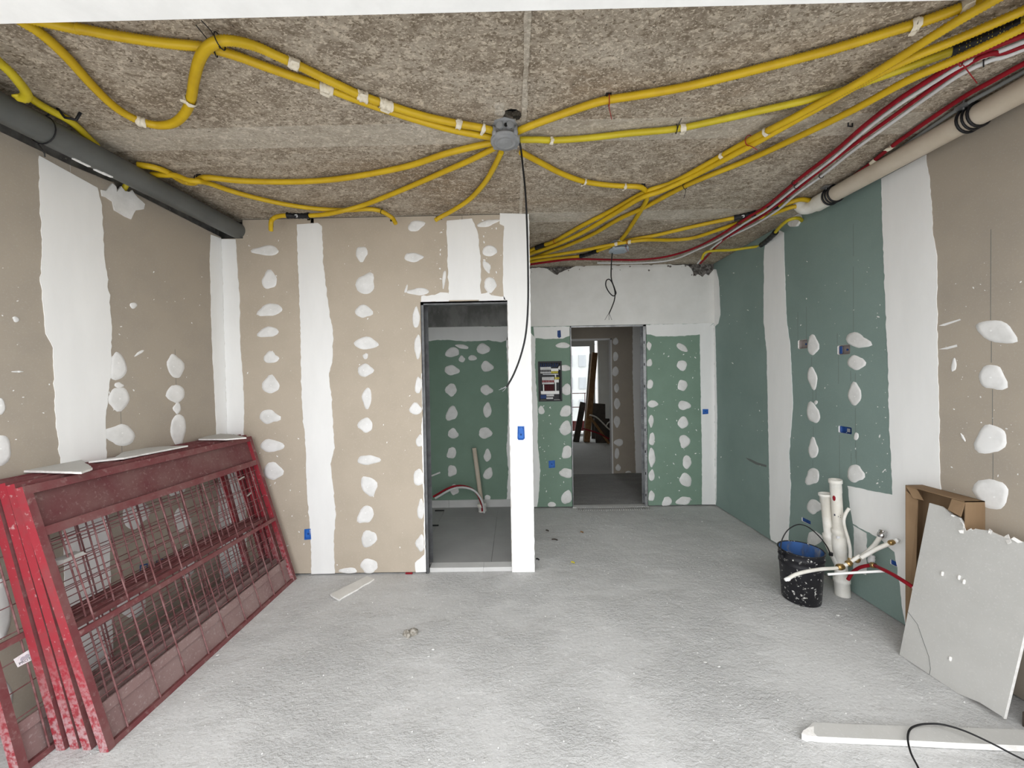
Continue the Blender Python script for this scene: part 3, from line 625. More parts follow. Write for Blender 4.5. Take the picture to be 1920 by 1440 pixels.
def near(o, px):
    sp, r = o_path[o.name]; best = None
    for i, p in enumerate(sp):
        d = p-CAM; dz = d.dot(cf); u = 960+F_PX*d.dot(cr)/dz; w = 720-F_PX*d.dot(cu)/dz
        e = (u-px[0])**2+(w-px[1])**2
        if best is None or e < best[0]: best = (e, i)
    return best[1], sp, r
def seg_of(o, px, L):
    i, sp, r = near(o, px); step = (sp[1]-sp[0]).length if len(sp) > 1 else .02
    n = max(2, int(L/max(step, 1e-4))); a = max(0, i-n//2); q = sp[a:a+n+1]
    return q[::max(1, len(q)//8)], r
def tape(o, px, L=.05, flap=True, m=None):
    q, r = seg_of(o, px, L)
    if len(q) < 2: return
    b = MB().tube(q, [r*(1.12+.12*random.random()) for _ in q], 9, 0, False)
    for v in b.v: v += Vector((random.uniform(-1, 1), random.uniform(-1, 1), random.uniform(-1, .2)))*r*.22
    for v in b.v: v.z = min(v.z, H-.0068)
    if flap:
        p = q[len(q)//2]; d = (q[-1]-q[0]).normalized(); s = d.cross(Vector((0, 0, 1))).normalized()*random.choice((-1, 1))
        a = p+s*r*.9-Vector((0, 0, r*.8)); w = L*.4
        b.hexa([a-d*w, a+d*w, a+d*w*.7+s*.02, a-d*w*.8+s*.016]+[x-Vector((0, 0, .0015)) for x in (a-d*w, a+d*w, a+d*w*.7+s*.02, a-d*w*.8+s*.016)])
    return b.build('tape_wrap', m or M_tape, o)
def tie(o, px, m=M_redtie, tail=None, k=1.25, off=(0, 0, 0)):
    i, sp, r = near(o, px); p = sp[i]; d = (sp[min(i+3, len(sp)-1)]-sp[max(i-3, 0)]).normalized()
    u = d.cross(Vector((0, 0, 1))).normalized(); w = d.cross(u)
    ring = [p+(u*cos(t*pi/6)+w*sin(t*pi/6))*r*k for t in range(13)]
    b = MB().tube(ring, .0022, 5, 0, False)
    if tail:
        pts = [p-Vector((0, 0, r*k))]+[Vector(t) for t in tail]; b.tube(pts, .0018, 5)
    for v in b.v: v.z = min(v.z, H-.0068)
    return b.build('cable_tie', m, o)
def coupling(o, pa, pb, glyph=True, r=.024):
    ia, sp, _ = near(o, pa); ib, _, _ = near(o, pb); ia, ib = min(ia, ib), max(ia, ib)
    if ib-ia < 2: ib = min(len(sp)-1, ia+4)
    q = sp[ia:ib+1]; q = q[::max(1, len(q)//14)]; n = len(q)
    b = MB().tube(q, [r*(1.0 if (j in (0, 1, n-1, n-2)) else (.82 if j % 3 else .95)) for j in range(n)], 12, 0, True)
    for v in b.v: v.z = min(v.z, H-.0068)
    c = b.build('coupling', M_black, o)
    if glyph:
        p = q[int(n*.6)]; d = (q[-1]-q[0]).normalized(); s = Vector((0, 0, 1)).cross(d).normalized()
        out = (CAM-p).normalized(); a = p+out*(r+.002); e = out.cross(d).normalized(); k = .009
        g = MB()
        for (x0, y0, x1, y1) in ((-1, -1, 1, -.5), (-1, -1, -.5, 1), (-1, .5, .3, 1)):
            P = [a+d*x*k+e*y*k for x, y in ((x0, y0), (x1, y0), (x1, y1), (x0, y1))]
            g.hexa(P+[v+out*.001 for v in P])
        g.build('white_print', M_inkw, c)
    return c

# junction box in the middle of the ceiling
def junction(c, r, h, m, label, lid=True):
    t = empty('junction_box', c, label, 'junction box'); c = Vector(c)
    b = MB().lathe(c, [(0, r*1.02), (-.006, r*1.02), (-.008, r*.86), (-h*.72, r*.86), (-h*.74, r*1.0), (-h*.80, r*1.02)], 8, cap0=True, cap1=True)
    b.build('housing', m, t)
    l = MB().lathe(c, [(-h*.80, r*1.08), (-h*.93, r*1.08), (-h*.95, r*1.02), (-h*.95, r*.84), (-h*.99, r*.83), (-h*.99, r*.64), (-h*.985, r*.63), (-h*.985, r*.5), (-h, r*.48)], 32, cap1=True).build('lid', m, t)
    for k in range(4):
        a = pi/4+k*pi/2; q = c+Vector((cos(a)*r*1.08, sin(a)*r*1.08, 0))
        MB().lathe(q, [(-h*.70, .011), (-h*.93, .011), (-h*.94, .006), (-h*.92, .005)], 10, cap0=True, cap1=True).build('screw_lug', m, t)
    for k in range(8):
        a = pi/8+k*pi/4; d = Vector((cos(a), sin(a), 0)); q = c+d*r*.80+Vector((0, 0, -h*.38))
        MB().lathe(q, [(0, .017), (.012, .017), (.014, .0165)], 12, axis=d, cap1=True).build('knockout', m, t)
    return t
jc = (-.028, 1.925, H)
JB = junction(jc, .068, .085, M_jbox, 'grey octagonal junction box hanging under the concrete ceiling where yellow conduits meet')
q = oZ(H-.04, 953, 245)
MB().lathe(Vector((-.022, 1.925-.063, H-.035)), [(0, .009), (.004, .009), (.0045, .007)], 10, axis=(0, -1, .0), cap1=True).build('entry_hole', M_hole, JB)

ZJ = H-.032
A = conduit('thick yellow corrugated conduit sagging in a deep S loop at upper left', [(52, 47, ZC), (70, 58, ZC), (95, 78, ZC), (130, 112, ZC), (170, 157, ZC), (205, 192, ZC-.01), (235, 214, ZC-.015), (265, 228, ZC-.02), (295, 235, ZC-.02), (325, 231, ZC-.02), (347, 212, ZC-.02), (358, 185, ZC-.02), (364, 150, ZC-.02), (373, 115, ZC-.03), (388, 90, ZC-.035), (412, 77, ZC-.035), (440, 77, ZC-.02), (480, 87), (520, 105), (560, 123), (600, 143), (640, 162), (680, 180), (740, 201), (800, 219), (860, 232, ZJ), (905, 240, ZJ), (930, 247, ZJ)], r=.0178)
B = conduit('yellow corrugated conduit running straight from the lintel to the ceiling box, upper left', [(92, 43), (150, 54), (200, 64), (260, 74), (320, 82), (385, 89), (440, 104), (500, 126), (560, 147), (600, 160), (650, 180), (700, 198), (760, 218), (820, 236, ZJ-.004), (870, 248, ZJ-.006), (925, 258, ZJ-.006)])
C1 = conduit('lemon yellow conduit hook bending back above the dark grey pipe, top left corner', [(-30, 92, ZC-.03), (0, 118, ZC-.03), (22, 138, ZC-.04), (40, 160, ZC-.05), (50, 175, ZC-.055), (46, 184, ZC-.06), (36, 183, ZC-.06), (29, 175, ZC-.05)], m=M_yel2, ribs=True, ext=False)
C2 = conduit('yellow conduit strapped to the ceiling just behind the dark grey drain pipe', [(52, 180), (75, 196), (100, 210), (125, 223), (145, 238), (162, 255), (180, 272)], m=M_yel2, r=.0166, ext=False)
D = conduit('upper of two yellow conduits curving left from the ceiling box to the left wall', [(258, 309), (280, 312), (300, 317), (318, 325), (332, 334), (345, 341), (362, 343), (374, 336), (392, 333), (450, 339), (540, 341), (620, 337), (700, 325), (770, 310), (830, 290, ZJ), (880, 277, ZJ), (925, 267, ZJ)])
E = conduit('yellow conduit bowing low along the partition head into its second notch', [(284, 327, ZC-.01), (305, 328, ZC-.012), (330, 329, ZC-.012), (352, 338, ZC-.035), (372, 340, ZC-.036), (390, 343, ZC-.01), (430, 357, ZC), (480, 371), (540, 384), (600, 392), (650, 394), (690, 392), (712, 395), (726, 402, ZC-.025), (737, 410, ZC-.05), (742, 420, ZC-.09)], r=.0160)
Fc = conduit('yellow conduit from the ceiling box ending in a black sleeve at the left notch', [(928, 277, ZJ), (880, 301, ZJ), (830, 323), (780, 345), (720, 370), (680, 385), (640, 396, ZC-.03), (610, 402, ZC-.035), (585, 404, ZC-.035), (560, 405, ZC-.035), (535, 404, ZC-.035), (520, 406, ZC-.035), (511, 411, ZC-.05), (508, 418, ZC-.08), (508, 432, ZC-.12)], r=.0160)
Gc = conduit('short yellow conduit dropping from the ceiling box into the notch above the doorway', [(940, 285, ZJ), (925, 316), (907, 345), (880, 374), (850, 394, ZC-.02), (826, 407, ZC-.045), (816, 413, ZC-.07)], r=.0160)
Hc = conduit('yellow conduit sagging from the ceiling box toward the hall, with two tape wraps', [(976, 285, ZJ), (1010, 303), (1050, 324), (1090, 339), (1130, 346), (1170, 349), (1196, 350), (1209, 356), (1213, 372), (1203, 392), (1187, 418), (1170, 443), (1155, 459)], r=.0166)
Ic = conduit('printed lemon yellow conduit leaving the ceiling box to the right, lower one', [(975, 262, ZJ), (1010, 262, ZJ), (1040, 263), (1100, 259), (1180, 250), (1265, 242), (1340, 227), (1420, 209), (1500, 191), (1580, 170, ZC-.002), (1640, 148, ZC-.002), (1700, 127, ZC-.002), (1772, 101, ZC-.002), (1830, 78, ZC-.002), (1925, 38, ZC-.002)], r=.0166, m=M_yel2)
Jc = conduit('yellow conduit leaving the ceiling box to the upper right corner, topmost', [(966, 248, ZJ), (1000, 234, ZJ), (1060, 212), (1110, 195), (1142, 187), (1200, 178), (1280, 164), (1360, 145), (1450, 122), (1560, 93), (1680, 56), (1720, 44), (1805, 14), (1880, -14)], r=.0178)
K1 = conduit('upper yellow conduit of the diagonal bundle from the top right to the hall', [(1885, -12, ZC-.04), (1850, 8, ZC-.04), (1800, 37, ZC-.04), (1740, 74, ZC-.04), (1690, 106, ZC-.04), (1640, 137, ZC-.04), (1590, 166, ZC-.04), (1540, 192, ZC-.035), (1490, 219, ZC-.03), (1430, 250, ZC-.02), (1380, 277), (1320, 311), (1260, 343), (1210, 360), (1150, 393), (1090, 424), (1040, 452), (1010, 463), (975, 478)], r=.0172)
K2 = conduit('middle yellow conduit of the diagonal bundle, pressed against its upper neighbour', [(1930, 15, ZC-.02), (1850, 50, ZC-.02), (1780, 80, ZC-.02), (1720, 104, ZC-.02), (1650, 137, ZC-.02), (1600, 164, ZC-.02), (1545, 196, ZC-.03), (1480, 232, ZC-.03), (1400, 277, ZC-.03), (1300, 330, ZC-.02), (1240, 358, ZC-.03), (1200, 372, ZC-.03), (1150, 402, ZC-.03), (1090, 437, ZC-.03), (1040, 460, ZC-.03), (1000, 474, ZC-.03), (975, 484, ZC-.03)], r=.0172)
K3 = conduit('lower yellow conduit of the diagonal bundle, spaced below the other two', [(1930, 46, ZC-.06), (1850, 85, ZC-.06), (1780, 117, ZC-.06), (1700, 152, ZC-.05), (1600, 206, ZC-.04), (1500, 255, ZC-.02), (1400, 301), (1290, 346), (1210, 388), (1160, 411), (1110, 440), (1060, 462), (1030, 472), (1000, 484), (975, 492)], r=.0166)
La = conduit('yellow conduit along the hall ceiling with a long black sleeve, upper of two', [(1520, 376, ZC), (1500, 374), (1480, 380, ZC-.01), (1440, 392, ZC), (1400, 404), (1350, 414), (1290, 427), (1230, 441), (1180, 450), (1150, 460, ZC-.02), (1110, 474, ZC-.02), (1090, 480), (1040, 485), (1000, 490), (975, 495)], r=.0160)
Lb = conduit('yellow conduit along the hall ceiling, lower of the two passing the second box', [(1515, 396, ZC-.01), (1500, 388, ZC-.01), (1482, 389, ZC-.01), (1440, 404, ZC-.008), (1400, 413), (1350, 430), (1300, 446), (1260, 450), (1210, 450, ZC-.03), (1170, 455, ZC-.03), (1130, 462, ZC-.03), (1090, 470, ZC-.03), (1040, 478, ZC-.03), (1000, 484, ZC-.03), (975, 489, ZC-.03)], r=.0160)
Lc = conduit('lemon yellow conduit with black sleeve bent down over the teal wall head', [(1508, 418, ZC-.03), (1497, 409, ZC-.045), (1478, 413, ZC-.055), (1462, 426, ZC-.06), (1450, 440, ZC-.065), (1437, 452, ZC-.065), (1424, 461, ZC-.05), (1400, 465, ZC-.04), (1370, 469, ZC-.04), (1340, 470, ZC-.04), (1322, 474, ZC-.05), (1316, 486, ZC-.09)], r=.013, m=M_yel2)
Gd = conduit('stub of yellow conduit entering the torn head of the left wall', [oX(XL+.02, 243, 336), oX(XL+.01, 238, 345), oX(XL-.01, 233, 353), oX(XL-.03, 230, 362)], r=.014, m=M_yel2)
coupling(Fc, (580, 404), (537, 404), r=.022); coupling(La, (1120, 470), (1085, 481), r=.023); coupling(La, (1418, 400), (1376, 408), r=.023)
coupling(K1, (1022, 458), (1005, 466), False, r=.022); coupling(Lc, (1455, 436), (1427, 459), r=.024); coupling(Ic, (1785, 97), (1915, 42), False, r=.020)
coupling(La, (1462, 386), (1440, 392), False, r=.022)
for px, L in (((549, 117), .04), ((679, 180), .045), ((722, 194), .06), ((860, 229), .03), ((906, 239), .02)): tape(A, px, L)
tape(A, (362, 190), .03); tape(A, (262, 228), .035, False)
tape(B, (611, 164), .055)
for px, L in (((1095, 340), .022), ((1172, 349), .022), ((1165, 448), .02)): tape(Hc, px, L)
tape(Ic, (1033, 263), .025); tape(Ic, (1280, 238), .03); tape(Jc, (1716, 45), .03); tape(Jc, (1810, 12), .035)
tape(K1, (1355, 292), .02, False); tape(K1, (1437, 248), .02, False); tape(Lb, (1155, 458), .03, False); tape(Lb, (1180, 452), .03, False)
tie(Jc, (1142, 187), M_redtie, [oZ(H-.06, 1141, 197), oZ(H-.05, 1147, 224)]); tie(K1, (1405, 265), M_redtie, [oZ(H-.09, 1410, 275), oZ(H-.09, 1420, 281)], 1.5)
tie(Lb, (1176, 453), M_redtie, [oZ(H-.12, 1172, 462), oZ(H-.12, 1178, 474)]); tie(K1, (1042, 452), M_redtie, None, 1.6)
tie(Ic, (1268, 242), M_black, [oZ(H-.05, 1273, 232), oZ(H-.03, 1278, 222)]); tie(K3, (1284, 348), M_black, [oZ(H-.07, 1286, 358), oZ(H-.08, 1282, 372)]); tie(D, (374, 336), M_black, None, 1.5); tie(E, (715, 397), M_black, None, 1.2)
tie(A, (412, 77), M_black, [oZ(H-.02, 396, 58), oZ(H-.01, 377, 38)], 1.4); tie(B, (405, 95), M_black, [oZ(H-.02, 390, 75), oZ(H-.01, 367, 47)], 1.3)
for o, px in ((Jc, (1139, 181)), (Hc, (1206, 352)), (D, (372, 331)), (K3, (1282, 344))):   # clips shot into the slab
    i, sp, r = near(o, px); p = sp[i].copy(); p.z = H
    MB().box(p+Vector((-.012, -.012, -.02)), p+Vector((.012, .012, 0))).build('ceiling_clip', M_black, o)

def waterpipe(label, pts, m, z, r=.0095): return conduit(label, pts, z, r, m, False, 'water_pipe', 'pipe')
R1 = waterpipe('upper red water pipe sweeping under the ceiling from the right to the hall beam', [(1930, 62), (1850, 93), (1800, 114), (1740, 151), (1680, 190), (1620, 236), (1560, 288), (1500, 334), (1440, 384), (1400, 409), (1350, 441), (1300, 466), (1250, 481), (1200, 487), (1150, 487), (1080, 486), (1030, 491), (975, 499)], M_red, H-.05, .0105)
W1 = waterpipe('white water pipe lying between the two red pipes under the ceiling', [(1930, 74), (1850, 104), (1800, 124), (1740, 161), (1680, 200), (1620, 246), (1560, 298), (1500, 344), (1440, 392), (1400, 416), (1350, 448), (1310, 467), (1260, 487), (1200, 493), (1120, 493)], M_wpipe, H-.05, .009)
R2 = waterpipe('lower red water pipe dropping into the broken hole at the beam corner', [(1930, 82), (1860, 100), (1820, 117), (1740, 171), (1690, 207), (1600, 272), (1540, 318), (1480, 366), (1430, 404), (1390, 428), (1356, 450), (1330, 476), (1313, 494, H-.10)], M_red, H-.052, .0095)
W2 = waterpipe('white water pipe outermost beside the lower red pipe under the ceiling', [(1930, 88), (1860, 112), (1800, 140), (1740, 181), (1690, 217), (1600, 282), (1540, 330), (1490, 366), (1460, 392), (1420, 418), (1380, 438), (1352, 452), (1325, 474), (1308, 494, H-.09)], M_wpipe, H-.05, .009)
R3 = waterpipe('red water pipe running along the right wall head behind the beige pipe', [(1940, 108), (1860, 152), (1800, 186), (1700, 254), (1660, 284), (1620, 316), (1570, 352), (1545, 366)], M_red, H-.022, .011)
W3 = waterpipe('grey sleeved pipe tucked between the rear red pipe and the beige pipe', [(1940, 124), (1860, 168), (1800, 202), (1700, 270), (1660, 298), (1620, 330), (1580, 358)], M_gpipe, H-.022, .010)
for o, px in ((R1, (1490, 343)), (R2, (1478, 368)), (W2, (1540, 330)), (W1, (1492, 350)), (W2, (1370, 443)), (R1, (1385, 419)), (W2, (1850, 117))): tie(o, px, M_black, None, 1.5)
tie(R1, (1803, 113), M_redtie, [oZ(H-.07, 1806, 122), oZ(H-.07, 1832, 156)], 2.0)
tape(R3, (1672, 276), .03); tape(R3, (1638, 302), .02)
for px in ((1595, 229), (1850, 108)):
    c = oZ(H, *px); MB().tube([c+Vector((-.012, 0, 0)), c+Vector((-.012, 0, -.02)), c+Vector((.012, .004, -.02)), c+Vector((.012, .004, 0))], .004, 5).build('clip_stub', M_black, R1)

# big pipes along the wall heads
def bigpipe(name, label, p0, p1, r, m, seg=28):
    t = empty(name, Vector(p0), label, 'pipe'); p0, p1 = Vector(p0), Vector(p1)
    MB().tube([p0.lerp(p1, k/6) for k in range(7)], r, seg).build('pipe', m, t); return t
DP = bigpipe('drain_pipe', 'thick dark grey drain pipe along the left wall under the ceiling', (XL+.125, FAC1, 2.663), (-2.112, D1+.05, 2.676), .060, M_drain)
a = Vector((XL+.125, 1.72, 2.665)); ring = [a+Vector((cos(t*pi/10)*.063, 0, sin(t*pi/10)*.063)) for t in range(21)]
b = MB().tube(ring, .003, 5, 0, False); b.tube([a+Vector((.02, 0, .06)), a+Vector((.05, .01, .095))], .003, 5); b.tube([a+Vector((-.02, 0, -.063)), a+Vector((-.055, .05, -.075)), a+Vector((-.115, .10, -.06))], .003, 5)
b.build('hanger_wire', M_black, DP)
b = MB(); c = oZ(H, 108, 203)
b.tube([c, c+Vector((.02, .01, -.035)), c+Vector((.06, .02, -.04)), c+Vector((.07, .03, 0))], .006, 6).build('hanger_hook', M_black, DP)
b = MB()
for px in ((144, 288), (158, 296), (163, 299), (186, 312), (195, 317), (200, 321)):
    c = oX(XL+.125, *px); c.z = 2.664-.0605; c.x += random.uniform(-.012, .004); L_ = random.uniform(.012, .03)
    b.hexa([c+Vector((-.006, -L_, 0)), c+Vector((.006, -L_*.8, .001)), c+Vector((.008, L_, .001)), c+Vector((-.005, L_*.9, 0)), c+Vector((-.006, -L_, .006)), c+Vector((.006, -L_*.8, .006)), c+Vector((.008, L_, .006)), c+Vector((-.005, L_*.9, .006))])
b.build('plaster_flakes', M_comp, DP)
MB().box((XL-.06, FAC1, ZL-.02), (XL-.045, D1, H)).build('stud_channel', M_galv, WLEFT)
BP = empty('waste_pipe', (2.15, 1.4, 2.7), 'beige plastic waste pipe along the right wall with white elbow', 'pipe')
p0, p1 = Vector((2.165, 1.06, 2.675)), Vector((2.165, 2.66, 2.705))
MB().tube([p0.lerp(p1, k/6) for k in range(7)], .050, 28).build('pipe', M_sand, BP)
c = p1; MB().tube([c+Vector((0, -.02, 0)), c+Vector((0, .07, 0))], [.056, .056], 28).build('collar', M_pvc, BP)
el = [c+Vector((0, .07, 0)), c+Vector((-.005, .12, .0)), c+Vector((-.02, .16, .01)), c+Vector((-.035, .175, .035)), c+Vector((-.04, .18, .065))]
MB().tube(spline(el, .015), .046, 24).build('elbow', M_pvc, BP)
MB().tube([c+Vector((-.04, .18, .04)), c+Vector((-.04, .18, .075))], .042, 24).build('riser', M_sand, BP)
for yy in (1.815, 2.60):
    f = (yy-p0.y)/(p1.y-p0.y); c = p0.lerp(p1, f)
    b = MB()
    for dy in (-.022, .0, .022):
        b.tube([c+Vector((cos(t*pi/10)*.056, dy, sin(t*pi/10)*.056)) for t in range(21)], .006 if dy else .005, 6, 0, False)
    k = b.build('pipe_clamp', M_black, BP)
    MB().box(c+Vector((-.068, -.02, .045)), c+Vector((-.02, .02, .057))).build('bracket', M_galv, k)
    MB().tube([c+Vector((-.045, 0, .03)), c+Vector((-.045, 0, H-c.z))], .004, 8).build('threaded_rod', M_galv, k)

# hanging black cables
cab = MB().tube(spline([Vector((.030, 1.90, H-.06)), oY(1.95, 976, 275), oY(1.96, 980, 310), oY(1.96, 985, 360), oY(1.96, 988, 420), oY(1.96, 990, 500), oY(1.96, 990, 570), oY(1.96, 986, 625), oY(1.96, 977, 665), oY(1.96, 964, 700), oY(1.96, 950, 726)], .02), .0052, 8).build('hanging_cable', M_cable)
tag(cab, 'long black cable hanging from the ceiling box down past the white post', 'cable')
w = MB()
for dx, dz in ((-.02, .0), (-.03, -.006), (-.012, -.012)): w.tube([oY(1.96, 951, 724), oY(1.96, 948, 727)+Vector((dx*.6, 0, dz)), oY(1.96, 946, 728)+Vector((dx, .005, dz*1.4))], .0014, 5)
w.build('bare_wires', M_galv, cab)
J2 = junction(oZ(H, 1160, 455), .085, .085, M_jbox2, 'pale blue-grey ceiling junction box behind conduits above the hall')
Yh = 3.72
lp = [oZ(H-.05, 1150, 462), oY(Yh, 1147, 485), oY(Yh, 1146, 520), oY(Yh, 1152, 540), oY(Yh, 1155, 550), oY(Yh, 1150, 555), oY(Yh, 1142, 548), oY(Yh-.02, 1136, 536), oY(Yh-.02, 1137, 526), oY(Yh-.02, 1143, 524), oY(Yh-.02, 1149, 533), oY(Yh-.02, 1153, 548), oY(Yh-.01, 1152, 562), oY(Yh, 1148, 574), oY(Yh, 1142, 588)]
hc = MB().tube(spline(lp, .01), .0055, 7).build('knotted_cable', M_cable); tag(hc, 'black cable with a loose knot hanging in front of the hall beam', 'cable')
w = MB()
for x in (1134, 1142, 1147): w.tube([oY(Yh, 1142, 587), oY(Yh, (1142+x)/2, 593), oY(Yh, x, 600)], .0018, 5)
w.build('bare_wires', M_cable, hc)

# ================================================================== SOCKET BOXES
def wallbox(ax, v, sg, outline, depth, front, m, label, screw=True):
    """outline: loop on the wall face; the box lies behind it, its lip 'front' metres behind the face"""
    c = sum(outline, Vector((0, 0, 0)))/len(outline)
    t = empty('socket_box', Vector((c.x, c.y, min(p.z for p in outline))), label, 'socket box')
    def lev(f, d):
        out = []
        for p in outline:
            q = c.lerp(p, f); q[ax] = v-sg*d; out.append(q)
        return out
    MB().loft([lev(.99, front+.004), lev(.99, front), lev(.86, front), lev(.80, front+.006), lev(.78, depth)], 0, cap1=True, smooth=False).build('shell', m, t)
    if screw:
        q = c.copy(); q[ax] = v-sg*(depth-.002); d = Vector((0, 0, 0)); d[ax] = sg
        MB().lathe(q, [(0, .007), (.004, .007), (.005, .003)], 10, axis=d, cap1=True).build('screw', M_dblue, t)
    return t
wallbox(1, D1, -1, hb, .008, -.0042, M_blue, 'bright blue socket box low on the partition at the white band')
wallbox(1, D1, -1, pb, .010, -.001, M_blue, 'tall bright blue double socket box on the white post front')
wallbox(1, D2, -1, gb, .008, .0005, M_blue, 'square blue socket box on the green board beside the hall opening')
wallbox(1, D2, -1, vb, .012, .0, M_dblue, 'dark blue ragged box above the fuse panel')
wallbox(1, D2, -1, sb, .010, -.001, M_blue, 'small blue box on the white corner strip of the hall')
GREYBOX = mt('dusty_grey_box', (.27, .235, .225), .8)
def rbox(k, m, label, front=.010, depth=.03):
    y, z, w, h = RB[k]; return wallbox(0, XR, -1, rrect(y, z, w*.985, h*.985, XR), depth, front, m, label)
t = rbox('a', GREYBOX, 'grey stuffed box on teal wall, nearest the hall'); t = rbox('b', GREYBOX, 'grey stuffed box with a blue rim high on the teal wall')
y, z, w_, h_ = RB['b']; MB().loft([rrect(y+w_*.55, z, w_*.22, h_*.8, XR+.006), rrect(y+w_*.55, z, w_*.20, h_*.75, XR+.004)], 0, cap1=True).build('blue_rim', M_dblue, t)
t = rbox('c', M_dblue, 'deep blue socket box in the middle of the teal wall, without stuffing')
y, z, w_, h_ = RB['c']; MB().box((XR+.012, y-w_*.55, z-h_*.5), (XR+.008, y-w_*.15, z+h_*.5)).build('grey_clip', M_jbox, t)
rbox('d', M_dblue, 'dark blue socket box low on the teal wall behind the bucket handle', .008, .012); rbox('e', M_dblue, 'dark blue socket box lowest on the teal wall above the red pipe', .006, .010)
for (pts, lb) in ((((262, 1060), (276, 1056), (276, 1085), (262, 1089)), 'blue double box with white edge on the left wall behind the barriers'), (((293, 1051), (305, 1047), (305, 1065), (293, 1069)), 'small dark blue box on the left wall behind the barriers')):
    lo = [oX(XL, *p) for p in pts]; wallbox(0, XL, 1, lo, .006, -.004, M_dblue, lb)

# fuse panel in the green board
cpn = sum(ph, Vector((0, 0, 0)))/4
EP = empty('fuse_panel', Vector((cpn.x, D2, min(p.z for p in ph))), 'black open fuse panel with rows of breakers in the green board', 'fuse panel')
x0, x1 = min(p.x for p in ph), max(p.x for p in ph); z0, z1 = min(p.z for p in ph), max(p.z for p in ph); X_ = lambda f: x0+(x1-x0)*f; Z_ = lambda f: z1-(z1-z0)*f
b = MB().box((x0, D2+.045, z0), (x1, D2+.054, z1)); t_ = .018
b.box((x0, D2-.006, z0), (x0+t_, D2+.05, z1)).box((x1-t_, D2-.006, z0), (x1, D2+.05, z1)).box((x0+t_, D2-.006, z0), (x1-t_, D2+.05, z0+t_)).box((x0+t_, D2-.006, z1-t_), (x1-t_, D2+.05, z1))
b.build('housing', M_black, EP)
def pbox(name, a, c, e, g, m, y0=.0, y1=.045, par=None): return MB().box((X_(a), D2+y0, Z_(c)), (X_(e), D2+y1, Z_(g))).build(name, m, par or EP)
for row, (fz0, fz1, n, fa, fb) in enumerate(((.14, .30, 7, .09, .55), (.39, .57, 8, .16, .68))):
    for i in range(n):
        a = fa+(fb-fa)*i/n; e = fa+(fb-fa)*(i+.9)/n; br = pbox('breaker', a, fz0, e, fz1, M_wpipe, .004)
        pbox('breaker_switch', a+.008, fz0+(fz1-fz0)*.45, e-.008, fz0+(fz1-fz0)*.75, M_black if row == 0 else M_red, -.002, .004, br)
for i in range(4): pbox('terminal', .55+i*.075, .25, .615+i*.075, .30, M_ylw, .004); pbox('terminal', .70+i*.05, .40, .742+i*.05, .45, M_ylw, .004)
pbox('cover_strip', .55, .18, .86, .245, M_dot, .002); pbox('cover_strip', .68, .46, .87, .53, M_dot, .002); pbox('cover_strip', .10, .74, .88, .82, M_dot, .002)
pbox('din_rail', .20, .315, .86, .335, M_galv, .02); pbox('din_rail', .71, .335, .76, .74, M_dot, .01); pbox('din_rail', .20, .58, .245, .74, M_dot, .01)
b = MB()
for i in range(9):
    x = X_(.27+i*.045); b.tube([Vector((x, D2+.02, Z_(.58))), Vector((x+.004, D2+.012, Z_(.66))), Vector((x, D2+.02, Z_(.74)))], .0045, 5)
o = b.build('red_wires', mt('dark_red_wire', (.10, .008, .012), .5), EP); o['kind'] = 'stuff'
b = MB()
for i in range(8):
    x = X_(.1+i*.1); b.tube([Vector((x, D2+.03, Z_(.05))), Vector((x+.01, D2+.016, Z_(.10))), Vector((x-.005, D2+.03, Z_(.14)))], .004, 5)
o = b.build('dark_wires', M_dblue, EP); o['kind'] = 'stuff'
pbox('bus_bar', .34, .83, .66, .875, M_wpipe, .015); pbox('bus_bar', .34, .90, .62, .945, M_wpipe, .02); pbox('earth_bar', .66, .955, .90, .968, M_dot, -.004); pbox('earth_bar', .08, .958, .32, .97, M_tape, -.004)
b = MB()
for i in range(5): b.box((X_(.09+i*.05), D2+.02, Z_(.84)), (X_(.125+i*.05), D2+.045, Z_(.93)))
b.build('blue_terminals', M_dblue, EP)

